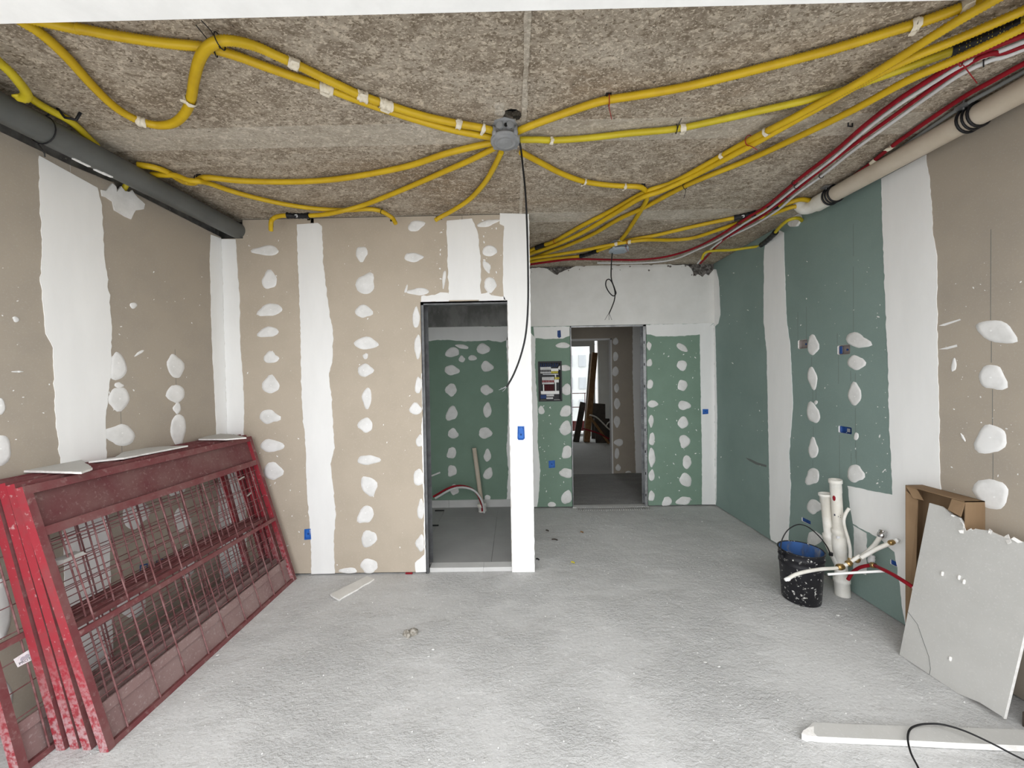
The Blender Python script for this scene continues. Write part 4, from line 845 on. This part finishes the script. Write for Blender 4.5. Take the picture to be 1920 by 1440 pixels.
# ================================================================== STEEL SITE BARRIERS
BL, BH = 1.345, 1.145
def barrier(x0, y0, xt, label, rear=False, seed=0):
    rnd = random.Random(seed); th = math.asin((x0-xt)/BH); u = Vector((-sin(th), 0, cos(th))); n = Vector((cos(th), 0, sin(th))); o = Vector((x0, y0, 0)); dy = Vector((0, 1, 0))
    base = o+dy*BL/2
    t = empty('site_barrier', Vector((x0, y0+BL/2, 0)), label, 'barrier', 'red steel barriers leaning on the left wall')
    P = lambda a, s, d: o+dy*a+u*s+n*d
    def bar(name, a0, a1, s0, s1, d0, d1_, m, mi=None):
        b = MB().hexa([P(a0, s0, d0), P(a1, s0, d0), P(a1, s0, d1_), P(a0, s0, d1_), P(a0, s1, d0), P(a1, s1, d0), P(a1, s1, d1_), P(a0, s1, d1_)])
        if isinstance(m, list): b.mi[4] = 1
        return b.build(name, m, t)
    D = .036
    for a in (0, BL-.028): bar('upright', a, a+.028, 0, BH, -D, 0, [M_barr2, M_barr])  # sides in the lit red, front in the shaded one: light painted in
    bar('rail', .028, BL-.028, 0, .022, -D, -.004, M_barr); bar('rail', .028, BL-.028, BH-.036, BH, -D, 0, M_barr); bar('rail', .028, BL-.028, .925, .962, -D, -.002, M_barr)
    bar('crossbar', .028, BL-.028, .482, .506, -.012, .006, M_barr)
    bar('sheet', .028, BL-.028, .962, BH-.036, -.030, -.026, M_sheet); bar('sheet', .028, BL-.028, .022, .135, -.030, -.026, M_sheet2); bar('sheet', .028, BL-.028, .135, .18, -.030, -.016, M_sheet2)
    nv = 9; vw = .0036
    for i in range(nv):
        a = .028+(BL-.056)*(i+.5)/nv+rnd.uniform(-.008, .008); bow = rnd.uniform(-.006, .006)
        MB().tube([P(a+bow*k*(1-k)*4, .02+.91*k, -.010) for k in (0, .35, .65, 1)], vw, 6).build('wire', M_wire, t)
    s = .20
    while s < .91:
        if abs(s-.494) > .02: MB().tube([P(.02, s+rnd.uniform(-.006, .006), -.018), P(BL*.5, s+rnd.uniform(-.006, .006), -.018), P(BL-.02, s+rnd.uniform(-.006, .006), -.018)], .0024, 5).build('wire', M_wire, t)
        s += .098 if not rear else .105
    return t, P
bars = [barrier(-1.695, 1.525, -2.012, 'dusty red mesh barrier, frontmost of the stack against the left wall', False, 1),
        barrier(-1.778, 1.535, -2.058, 'red mesh barrier second in the stack, directly behind the frontmost', True, 2),
        barrier(-1.835, 1.54, -2.103, 'red mesh barrier third in the stack, close behind the second', True, 3),
        barrier(-1.888, 1.535, -2.15, 'red mesh barrier fourth in the stack, its end upright left of the third', True, 4),
        barrier(-1.935, 1.43, -2.197, 'red mesh barrier pushed furthest left, with a white label on its mesh', True, 5)]
t5, P5 = bars[4]
a0, s0 = .085, .33                         # label tied to the mesh of the last barrier
pa, pb_, pc_ = P5(0, 0, .004), P5(1, 0, .004), P5(0, 1, .004); pn = (pb_-pa).cross(pc_-pa)
def onp(x, y):
    d = ray(x, y); return CAM+d*((pa-CAM).dot(pn)/d.dot(pn))
pl = MB(); c = [onp(*p) for p in ((34, 1251), (67, 1234), (61, 1214), (26, 1236))]; nn = (c[1]-c[0]).cross(c[3]-c[0]).normalized()
if nn.x < 0: nn = -nn
pl.hexa([p-nn*.002 for p in c]+c); lb = pl.build('label_plate', M_sign, t5, None)
yd = (c[3]-c[0]).normalized(); mid = (c[0]+c[1])/2+yd*(c[3]-c[0]).length*.26+nn*.001
text_mesh('PROTE', 'lettering', M_ink, lb, mid, (c[1]-c[0]), yd, (c[1]-c[0]).length*.27)
for k, (fx, fy) in enumerate(((.38, .62), (.62, .66))):
    q = c[0].lerp(c[1], fx)+yd*(c[3]-c[0]).length*fy+nn*.001; MB().lathe(q, [(0, .008), (.0005, .007)], 10, axis=nn, cap1=True).build('faded_mark', mt('faded_ink', (.42, .42, .47), .7), lb)

def slab(name, label, cat, px, z, th, m, group=None, planez=True, extra=None):
    pts = [oZ(z, *p) for p in px]; b = MB().prism([rough_line(pts+[pts[0]], .003, .03, 2)[:-1]], 2, z-th, z, 0, 1)
    o = b.build(name, [m, M_gyps]); tag(o, label, cat, group); return o
ZT_ = 1.126
slab('plasterboard_offcut', 'grey triangular plasterboard offcut on top of the barriers, left end', 'offcut', [(14, 881), (60, 872), (143, 855), (173, 877), (152, 885)], ZT_, .0095, M_offcut)
slab('plasterboard_offcut', 'grey plasterboard offcut on top of the barriers, in their middle', 'offcut', [(166, 865), (215, 857), (238, 843), (300, 837), (352, 835), (300, 845), (232, 858)], ZT_-.002, .009, M_offcut)
slab('plasterboard_offcut', 'grey plasterboard offcut on top of the barriers, at the room corner', 'offcut', [(372, 823), (402, 812), (442, 815), (462, 820), (424, 823)], ZT_-.002, .009, M_offcut)
# crumb of board caught in the mesh
c = oX(-1.99, 127, 1048)
pz = MB().hexa([c+Vector((-.03, -.06, -.006)), c+Vector((.03, -.04, -.006)), c+Vector((.03, .05, 0)), c+Vector((-.03, .06, 0)), c+Vector((-.03, -.05, .012)), c+Vector((.02, -.03, .010)), c+Vector((.02, .04, .014)), c+Vector((-.03, .05, .012))]).build('plaster_chunk', M_offcut)
tag(pz, 'grey plaster chunk caught on a crossbar behind the front barrier mesh', 'plaster chunk')
for i, (x, y, lb) in enumerate(((452, 897, 'upper'), (470, 925, 'lower'))):
    c = oX(-2.02, x, y); o = MB().tube([c+Vector((0, -.035, -.008)), c+Vector((.004, 0, .004)), c+Vector((0, .03, .004))], .006, 6).build('pipe_scrap', M_pvc)
    tag(o, 'white scrap of pipe stuck in the barrier mesh at its far end, '+lb+' one', 'scrap')

# ================================================================== RIGHT SIDE: BUCKET, PIPES, BOARDS
BC = Vector((1.890, 2.535, 0)); BHT = .335; rT, rB_ = .128, .108
bk = empty('bucket', BC, 'black plaster-spattered bucket with dried blue inside by the teal wall', 'bucket')
body = MB().lathe(BC, [(0.0, rB_*.97), (.004, rB_), (BHT*.70, rT*.955), (BHT*.72, rT*.99), (BHT*.75, rT*.99), (BHT*.76, rT*.965), (BHT*.84, rT*.975), (BHT*.85, rT*1.005), (BHT*.88, rT*1.005), (BHT*.89, rT*.985), (BHT*.97, rT*.99), (BHT*.985, rT*1.03), (BHT, rT*1.03), (BHT, rT*.97), (BHT*.99, rT*.955)], 36, cap0=True)
body.build('body', M_bucket, bk)
MB().lathe(BC, [(BHT*.99, rT*.953), (BHT*.5, rT*.90), (.02, rB_*.93), (.012, rB_*.5), (.012, .001)], 36).build('lining', M_bucketin, bk)
hd = [(1466, 1043), (1464, 1025), (1468, 1008), (1478, 993), (1494, 984), (1508, 985), (1522, 993), (1538, 1008), (1550, 1024), (1558, 1040)]
n = len(hd); hp = []
for i, p in enumerate(hd):
    hp.append(oY(BC.y-.02+.04*i/(n-1), *p))
MB().tube(spline(hp, .01), .0035, 6).build('handle', M_black, bk)
for p in (hp[0], hp[-1]): MB().lathe(p+Vector((0, 0, -.006)), [(0, .012), (.02, .012)], 10, cap0=True, cap1=True).build('handle_lug', M_black, bk)

def segpipe(name, label, p0, p1, prof, m):
    """straight stack pipe: prof = list of (fraction, radius)"""
    p0, p1 = Vector(p0), Vector(p1); ax = p1-p0; L = ax.length
    t = empty(name, p0, label, 'pipe'); MB().lathe(p0, [(f*L, r) for f, r in prof], 24, axis=ax, cap0=True).build('pipe', m, t); return t, p0, p1
YP = 2.57
p0 = oY(YP, 1580, 1116); p0.z = 0; p1 = oY(YP, 1566, 899)
TP, _, _ = segpipe('standpipe', 'taller white standpipe with socket end rising by the teal wall', p0, p1, [(0, .043), (.11, .043), (.115, .047), (.15, .047), (.155, .036), (.30, .036), (.305, .038), (.37, .038), (.38, .040), (.50, .040), (.52, .034), (.54, .041), (.57, .041), (.575, .031), (.885, .031), (.89, .033), (.965, .033), (.97, .038), (1, .038), (1, .033), (.93, .030), (.90, .028)], M_pvc)
c = p0.lerp(p1, .845); MB().lathe(c+Vector((-.024, -.012, 0)), [(-.022, .002), (-.012, .008), (.004, .010), (.014, .007), (.022, .002)], 12).build('red_smudge', M_red, TP)
dr = (CAM-p0.lerp(p1, .70)); dr.z = 0; dr.normalize(); sdx = dr.cross(Vector((0, 0, 1)))*-1
g = MB(); c = p0.lerp(p1, .70)+dr*.0318
for (x, zz, w_, h_) in ((-.014, 0, .008, .013), (.004, -.006, .003, .006), (.016, .004, .003, .004), (.016, -.010, .004, .003)):
    q = c+sdx*x-dr*(abs(x)*abs(x)*18); g.hexa([q-sdx*w_/2+Vector((0, 0, zz-h_/2)), q+sdx*w_/2+Vector((0, 0, zz-h_/2)), q+sdx*w_/2+Vector((0, 0, zz-h_/2))+dr*.001, q-sdx*w_/2+Vector((0, 0, zz-h_/2))+dr*.001] + [q-sdx*w_/2+Vector((0, 0, zz+h_/2)), q+sdx*w_/2+Vector((0, 0, zz+h_/2)), q+sdx*w_/2+Vector((0, 0, zz+h_/2))+dr*.001, q-sdx*w_/2+Vector((0, 0, zz+h_/2))+dr*.001])
g.build('printed_marks', M_ink, TP)
g = MB(); q = p0.lerp(p1, .515)+dr*.036; g.box(q-Vector((.014, .003, .008)), q+Vector((.014, .003, .008))); g.build('sticker', M_sign, TP)
q0, q1 = oY(2.63, 1556, 1010), oY(2.63, 1547, 925)
SP = empty('standpipe', q0, 'shorter white standpipe branching left beside the taller one', 'pipe')
ax = q1-q0; L = ax.length
MB().lathe(q0, [(f*L, r) for f, r in ((-.10, .036), (.0, .037), (.02, .040), (.10, .040), (.12, .031), (.80, .031), (.81, .034), (.94, .034), (.95, .039), (1, .039), (1, .034), (.92, .030))], 24, axis=ax, cap0=True).build('pipe', M_pvc, SP)
MB().tube(spline([oY(2.63, 1556, 1018), oY(2.61, 1562, 1032), oY(2.58, 1570, 1048), p0.lerp(p1, .24)], .02), .032, 20).build('branch', M_pvc, SP)

def flex(name, label, cat, pts, r, m, n=8):
    o = MB().tube(spline([oY(y, a, c) for a, c, y in pts], .012), r, n).build(name, m); return tag(o, label, cat)
def nut(par, px, Y, d, r=.017, L=.03, m=M_brass, name='brass_fitting'):
    c = oY(Y, *px); MB().lathe(c, [(-L/2, r*.8), (-L*.3, r), (L*.1, r), (L*.12, r*.85), (L*.4, r*.85), (L/2, r*.7)], 8, axis=d, cap0=True, cap1=True).build(name, m, par)
fa = flex('supply_pipe', 'white flexible supply pipe reaching left across the black bucket', 'pipe', [(1476, 1086, 2.30), (1490, 1078, 2.31), (1510, 1072, 2.32), (1540, 1067, 2.34), (1570, 1065, 2.36), (1584, 1060, 2.36), (1600, 1050, 2.36), (1612, 1042, 2.36)], .0105, M_pvc)
nut(fa, (1476, 1086), 2.30, Vector((-1, 0, -.3)), .012, .03, M_dot, 'white_cap'); nut(fa, (1576, 1063), 2.36, Vector((1, 0, .1)), .020, .04); nut(fa, (1592, 1056), 2.36, Vector((1, 0, .6)), .019, .03)
fb = flex('supply_pipe', 'white supply pipe with chrome cap, upper arm of the forked pair', 'pipe', [(1604, 1050, 2.38), (1620, 1040, 2.38), (1634, 1028, 2.38), (1644, 1016, 2.36), (1652, 1003, 2.34)], .0125, M_pvc)
nut(fb, (1654, 1001), 2.34, Vector((.3, 0, 1)), .022, .045, M_chrome, 'chrome_cap'); nut(fb, (1606, 1049), 2.375, Vector((1, 0, .6)), .020, .03)
fc = flex('supply_pipe', 'white supply pipe with brass end, lower arm of the forked pair', 'pipe', [(1614, 1046, 2.34), (1628, 1038, 2.33), (1642, 1030, 2.30), (1658, 1023, 2.27), (1676, 1016, 2.24)], .012, M_pvc)
nut(fc, (1672, 1017), 2.24, Vector((1, 0, .35)), .015, .03); nut(fc, (1682, 1013), 2.23, Vector((1, 0, .3)), .012, .025, M_dot, 'white_cap')
fd = flex('supply_pipe', 'thin white pipe rising from brass fitting behind the taller standpipe', 'pipe', [(1594, 1052, 2.50), (1594, 1030, 2.50), (1590, 1010, 2.50), (1584, 990, 2.50), (1582, 975, 2.50), (1586, 962, 2.50), (1592, 953, 2.50)], .0095, M_pvc)
nut(fd, (1594, 1050), 2.50, Vector((0, 0, 1)), .014, .03)
fe = flex('supply_pipe', 'red supply pipe arching from the pipe foot to the leaning board', 'pipe', [(1590, 1087, 2.48), (1598, 1074, 2.46), (1610, 1065, 2.42), (1624, 1061, 2.38), (1638, 1060, 2.34), (1652, 1066, 2.24), (1672, 1076, 2.16), (1695, 1090, 2.08), (1715, 1103, 2.03)], .0105, M_red)
nut(fe, (1638, 1060), 2.34, Vector((1, -.3, 0)), .018, .03); nut(fe, (1718, 1105), 2.02, Vector((1, -.5, -.6)), .009, .03, M_dot, 'white_cap')
nut(fe, (1634, 1048), 2.38, Vector((.2, 0, 1)), .018, .05, M_wpipe, 'white_cap')
ff = flex('plastic_stick', 'straight white plastic stick lying across behind the bucket', 'stick', [(1552, 1077, 2.33), (1600, 1074, 2.30), (1658, 1071, 2.24)], .0085, M_dot, 4)

# leaning board, carton, plank, long strip, cable loop
g0, g1 = oZ(0, 1687, 1228), oZ(0, 1880, 1356)
xt = 2.19; th = math.asin((xt-2.03)/.85); u = Vector((sin(th), 0, cos(th))); dyv = (g1-g0); W_ = dyv.length; dyv.normalize(); nv = Vector((-cos(th), 0, sin(th)))
def BPt(a, s, d=0): return g0+dyv*a+u*s+nv*d
top = [(0, .825), (.05, .825), (.10, .80), (.13, .795), (.15, .77), (.155, .735), (.175, .75), (.20, .765), (.24, .775), (.30, .765), (.33, .77), (W_+.02, .775)]
def edge(a):
    for (a0, s0), (a1, s1) in zip(top, top[1:]):
        if a0 <= a <= a1: return s0+(s1-s0)*(a-a0)/(a1-a0)
    return .77
ol = [(0.0, 0), (W_*.62, 0), (W_*.80, .022), (W_*.985, .025), (W_, .02)]+[(W_+.02, .775)]+top[::-1][1:]
fr_ = [BPt(a+.0015*random.uniform(-1, 1), s) for a, s in ol]; bk_ = [BPt(a, s, -.013) for a, s in ol]
b = MB(); tr = tessellate_polygon([[Vector((a, s, 0)) for a, s in ol]]); k = len(ol)
b.add(fr_+bk_, [tuple(t) for t in tr]+[tuple(k+i for i in reversed(t)) for t in tr], 0)
b.add(fr_+bk_, [(i, (i+1) % k, k+(i+1) % k, k+i) for i in range(k)], 1)
LBd = b.build('leaning_board', [M_offcut, M_gyps]); tag(LBd, 'grey broken plasterboard sheet leaning on the carton at the right wall', 'board')
b = MB()
for i in range(12):
    a = random.choice((.12, .14, .16, .17, .19, .21, .25, .30, .34, .38))+random.uniform(-.012, .012); s_ = edge(a); c = BPt(a, s_-.004, random.uniform(-.008, .002))
    d = (dyv*random.uniform(-1, 1)+u*random.uniform(-.6, .6)+nv*random.uniform(0, .7)).normalized(); e = d.cross(nv).normalized(); L_ = random.uniform(.010, .024); w2 = L_*.45
    q = [c-d*L_-e*w2*.6, c+d*L_*.8-e*w2, c+d*L_+e*w2*.5, c-d*L_*.7+e*w2]; b.hexa(q+[v+nv*.003 for v in q])
o = b.build('torn_edge', M_gyps, LBd); o['kind'] = 'stuff'
MB().tube([BPt(*p, .0008) for p in ((.0, .235), (.05, .20), (.09, .13), (.12, .08), (.135, .03), (.135, 0))], .0012, 4).build('crack', M_pencil, LBd)
for a, s in ((.11, .50), (.175, .515), (.195, .505), (.20, .13)):
    c = BPt(a, s, .002); MB().lathe(c, [(-.011, .003), (-.008, .0055), (.008, .0055), (.011, .003)], 8, axis=u, cap0=True, cap1=True).build('plaster_blob', M_gyps, LBd)

cx0, cx1, cy0, cy1, cz = 2.185, XR-.001, 1.86, 2.145, .868
ct = empty('carton', Vector((2.23, 2.0, 0)), 'open brown cardboard carton standing behind the leaning board', 'carton')
k = .004
MB().box((cx1-k, cy0, 0), (cx1, cy1, cz)).build('back_panel', M_card, ct)
MB().box((cx0, cy1-k, 0), (cx1-k, cy1, cz)).build('side_panel', M_card, ct); MB().box((cx0, cy0, 0), (cx1-k, cy0+k, cz)).build('side_panel', M_card, ct)
MB().hexa([(cx0, cy0, cz-.004), (cx1, cy0, cz-.004), (cx1, cy1, cz-.004), (cx0, cy1, cz-.004), (cx0, cy0, cz), (cx1, cy0, cz), (cx1, cy1, cz), (cx0, cy1, cz)]).build('top_panel', M_card, ct)
def flap(p): q = [Vector(v) for v in p]; MB().hexa(q+[v+Vector((-.003, 0, 0)) for v in q]).build('flap', M_card, ct)
flap([(cx0, cy1-.005, cz-.005), (cx0, cy1-.045, cz-.06), (cx0+.012, cy1-.085, cz-.06), (cx0+.012, cy1-.05, cz-.005)])
flap([(cx0, cy0+.0, cz-.005), (cx0-.02, cy0+.0, cz-.075), (cx0-.02, cy0+.055, cz-.06), (cx0, cy0+.055, cz-.005)])
flap([(cx0, cy1-.005, .05), (cx0, cy1-.05, .05), (cx0+.02, cy1-.05, cz-.07), (cx0, cy1-.005, cz-.03)])

pk = MB().hexa([(2.12, 1.40, 0), (2.26, 1.40, 0), (2.26, 1.60, 0), (2.12, 1.60, 0), (2.12, 1.40, .06), (2.26, 1.40, .10), (2.26, 1.60, .10), (2.12, 1.60, .06)]).build('timber_block', M_darkwood); tag(pk, 'dark timber block on the floor behind the right end of the leaning board', 'timber')
pk = MB().hexa([(2.16, 1.18, .0), (2.20, 1.18, .0), (2.20, 1.56, .0), (2.16, 1.56, .0), (2.24, 1.18, .60), (2.275, 1.18, .60), (2.275, 1.54, .60), (2.24, 1.54, .60)]).build('dark_board', M_darkwood); tag(pk, 'dark panel leaning on the right wall behind the grey board', 'board')

SZ = .024
front = [oZ(SZ, *p) for p in ((1535, 1381), (1600, 1384), (1700, 1388), (1800, 1393), (1920, 1398))]; back = [oZ(SZ, *p) for p in ((1525, 1354), (1600, 1358), (1700, 1361), (1800, 1364), (1920, 1368))]
e0, e1 = front[-1]+(front[-1]-front[-2])*1.2, back[-1]+(back[-1]-back[-2])*1.2
endj = [oZ(SZ, *p) for p in ((1530, 1378), (1519, 1371), (1516, 1366), (1521, 1360))]
loop = endj[::-1]+front+[e0, e1]+back[::-1]
loop = [oZ(SZ, 1521, 1358)]+[oZ(SZ, *p) for p in ((1514, 1364), (1506, 1372), (1503, 1376), (1512, 1380), (1522, 1379))]+front+[e0, e1]+back[::-1]
b = MB().prism([loop], 2, 0, SZ, 0, 1).build('plasterboard_strip', [M_offcut, M_gyps]); tag(b, 'long white-edged plasterboard strip on the floor at bottom right', 'offcut')
MB().prism([[oZ(SZ+.001, *p) for p in ((1503, 1376), (1506, 1370), (1516, 1364), (1526, 1362), (1526, 1374), (1532, 1381), (1514, 1380))]], 2, SZ-.004, SZ+.002).build('broken_core', M_gyps, b)
lc = [(1735, 1475, .01), (1722, 1440, .012), (1708, 1412, .03), (1702, 1385, .036), (1706, 1368, .038), (1720, 1360, .04), (1742, 1357, .045), (1770, 1359, .05), (1810, 1371, .055), (1860, 1394, .05), (1900, 1415, .04), (1935, 1432, .03), (1990, 1460, .012)]
o = MB().tube(spline([oZ(z, a, c) for a, c, z in lc], .01), .0035, 7).build('loose_cable', M_cable); tag(o, 'black cable loop lying over the plasterboard strip', 'cable')

# ================================================================== FLOOR BITS
o = slab('plasterboard_offcut', 'narrow pale plasterboard strip lying on the floor before the partition', 'offcut', [(619, 1114), (688, 1080), (702, 1085), (636, 1124)], .012, .012, mt('pale_board_paper', (.68, .67, .64), .8, (.62, .61, .58), 8))
c = oZ(0, 769, 1189)
b = MB()
for dx, dy_, r in ((-.02, 0, .022), (.018, .008, .026), (-.005, -.018, .016), (.005, .02, .018)): b.lathe(c+Vector((dx, dy_, 0)), [(-.001, r*1.1), (r*.6, r), (r*1.1, r*.4)], 6, cap1=True)
tag(b.build('mortar_lump', M_stone), 'grey-brown mortar lump in the middle of the floor', 'mortar lump')
c = oZ(0, 767, 1076); tag(MB().box(c+Vector((-.026, -.006, 0)), c+Vector((.026, .006, .012))).build('red_wedge', M_red), 'small red wedge under the partition board', 'wedge')
CR = ((1348, 1250, 'right one of the pair in front of the leaning board'), (1322, 1242, 'left one of the pair in front of the leaning board'), (1596, 1190, 'nearest the foot of the right wall'), (1571, 1154, 'just in front of the standpipes'),
      (812, 1218, 'upper of the two beyond the mortar lump'), (804, 1231, 'lower of the two beyond the mortar lump'), (408, 1229, 'beside the bottom rail of the front barrier'), (756, 1090, 'just before the partition near the first opening'), (1316, 978, 'nearest the hall corner'))
for x, y, lb in CR:
    c = oZ(0, x, y); r = random.uniform(.006, .009); b = MB(); a = random.random()*6
    b.lathe(c, [(0, r), (r*.4, r*.9), (r*.6, r*.4)], 5, axis=(cos(a)*.4, sin(a)*.4, 1), cap1=True)
    for v in b.v: v.x = c.x+(v.x-c.x)*1.5; v.z = max(v.z, -.0005)
    tag(b.build('plaster_crumb', M_crumb), 'small white plaster crumb, '+lb, 'crumb', 'plaster crumbs on the floor')
for x, y, m_, lb in ((1040, 1013, M_darkwood, 'dark curled wood splinter on the hall floor right of the white post'), (1091, 999, M_timber, 'small brown scrap on the hall floor'), (1074, 1056, M_ylw, 'tiny yellow scrap on the floor right of the white post foot'), (1008, 1050, M_black, 'tiny black scrap at the foot of the white post'), (1026, 996, M_darkwood, 'flat dark scrap on the hall floor beside the wood splinter')):
    c = oZ(0, x, y); d_ = Vector((.026 if 'splinter on' in lb else .012, -.008, 0))
    tag(MB().tube(spline([c-d_+Vector((0, 0, .006)), c+Vector((0, .004, .009)), c+d_+Vector((0, 0, .006))], .008), .006, 6).build('scrap', m_), lb, 'scrap')
b = MB()
for _ in range(900):
    x, y = random.uniform(XL+.1, XR-.1), random.uniform(1.45, D2-.05)
    if y > D1-.05 and x < XP+.05: continue
    r = random.uniform(.0015, .005); a = random.random()*6
    b.lathe((x, y, -.0012), [(0, r), (r*.5, r*.8), (r*.8, r*.3)], 4, axis=(cos(a)*.3, sin(a)*.3, 1), cap1=True)
o = b.build('screed_grit', M_crumb); tag(o, 'fine plaster grit scattered over the screed floor', 'grit', None, 'stuff')

# ================================================================== BATHROOM PIPES
c0, c1 = oY(4.20, 905, 962), oY(4.24, 889, 840); c0.z = ZB
sp = empty('waste_stub', c0, 'beige waste pipe standing in the bathroom against its green wall', 'pipe')
MB().tube([c0.lerp(c1, k/4) for k in range(5)], .024, 16).build('pipe', M_sand, sp)
MB().lathe(c0, [(0, .045), (.05, .045), (.052, .052), (.085, .052), (.09, .03)], 20, axis=c1-c0, cap0=True, cap1=True).build('socket', M_pvc, sp)
for lb, m, off in (('red', M_red, -3), ('white', M_wpipe, 3)):
    pp = [oY(4.15-.004*off, x+off*.6, y+off*.5) for x, y in ((906, 960), (905, 948), (899, 932), (888, 919), (872, 913), (855, 913), (840, 918), (826, 926), (814, 933))]
    tag(MB().tube(spline(pp, .03), .0115, 8).build('supply_pipe', m), lb+' supply pipe arching over the bathroom floor beside the beige waste pipe', 'pipe')
tag(MB().tube([oY(4.0, 795, 898), oY(4.05, 812, 891), oY(4.1, 825, 886)], .009, 8).build('supply_pipe', M_wpipe), 'grey pipe stub poking out of the left bathroom wall', 'pipe')
for i, (x, y) in enumerate(((824, 958), (813, 986))):
    c = oZ(ZB, x, y); tag(MB().box(c+Vector((-.05, -.008, 0)), c+Vector((.05, .008, .01))).build('tile_clip', M_black), ('far', 'near')[i]+' dark spacer on the bathroom floor tile joint', 'spacer')

# ================================================================== FAR ROOM CLUTTER
def plank(name, label, base, top, w, t, m, cat='timber'):
    base, top = Vector(base), Vector(top); d = (top-base).normalized(); s = Vector((1, 0, 0)); s = (s-d*s.dot(d)).normalized(); n = d.cross(s); q = []
    for p in (base, top): q += [p-s*w/2-n*t/2, p+s*w/2-n*t/2, p+s*w/2+n*t/2, p-s*w/2+n*t/2]
    o = MB().hexa(q).build(name, m); return tag(o, label, cat)
YQ = 9.0
def fp(x, y, Y=YQ): return oY(Y, x, y)
zf = lambda p: Vector((p.x, p.y, 0))
plank('timber_beam', 'tall brown timber beam leaning upright in the far room', zf(fp(1100, 825, 8.75)), fp(1115, 662, 9.2), .13, .10, M_timber)
plank('timber_beam', 'pale grey board leaning left of the tall beam in the far room', zf(fp(1097, 825, 8.9)), fp(1109, 664, 9.3), .10, .03, M_offcut, 'board')
plank('dark_board', 'dark board leaning beside the far window', zf(fp(1080, 822, 8.8)), fp(1093, 755, 9.3), .14, .05, M_darkwood, 'board')
plank('dark_board', 'wide dark board behind the timber beam in the far room', zf(fp(1122, 822, 9.1)), fp(1122, 757, 9.45), .33, .04, M_darkwood, 'board')
plank('wooden_batten', 'thin brown batten slanting down to the right in the far room', fp(1104, 778, 8.6), fp(1142, 832, 8.4), .05, .035, M_timber)
plank('brown_board', 'low brown panel on its side in the far room', zf(fp(1132, 826, 8.6)), fp(1128, 785, 8.9), .36, .03, M_darkwood, 'board')
tag(MB().tube(spline([fp(1091, 803, 8.4), fp(1112, 809, 8.4), fp(1128, 815, 8.4), fp(1142, 823, 8.35)], .05), .014, 8).build('red_tube', M_red), 'red tube among the timber in the far room', 'pipe')
tag(MB().tube(spline([fp(1106, 778, 8.5), fp(1118, 782, 8.5), fp(1130, 793, 8.5), fp(1140, 803, 8.5), fp(1147, 808, 8.5)], .05), .016, 8).build('white_tube', M_pvc), 'long curved white tube in front of the brown panel, far room', 'pipe')
tag(MB().tube(spline([fp(1136, 800, 8.45), fp(1140, 793, 8.45), fp(1147, 789, 8.45)], .05), .015, 8).build('white_tube', M_pvc), 'short white tube at the right end of the far room clutter', 'pipe')
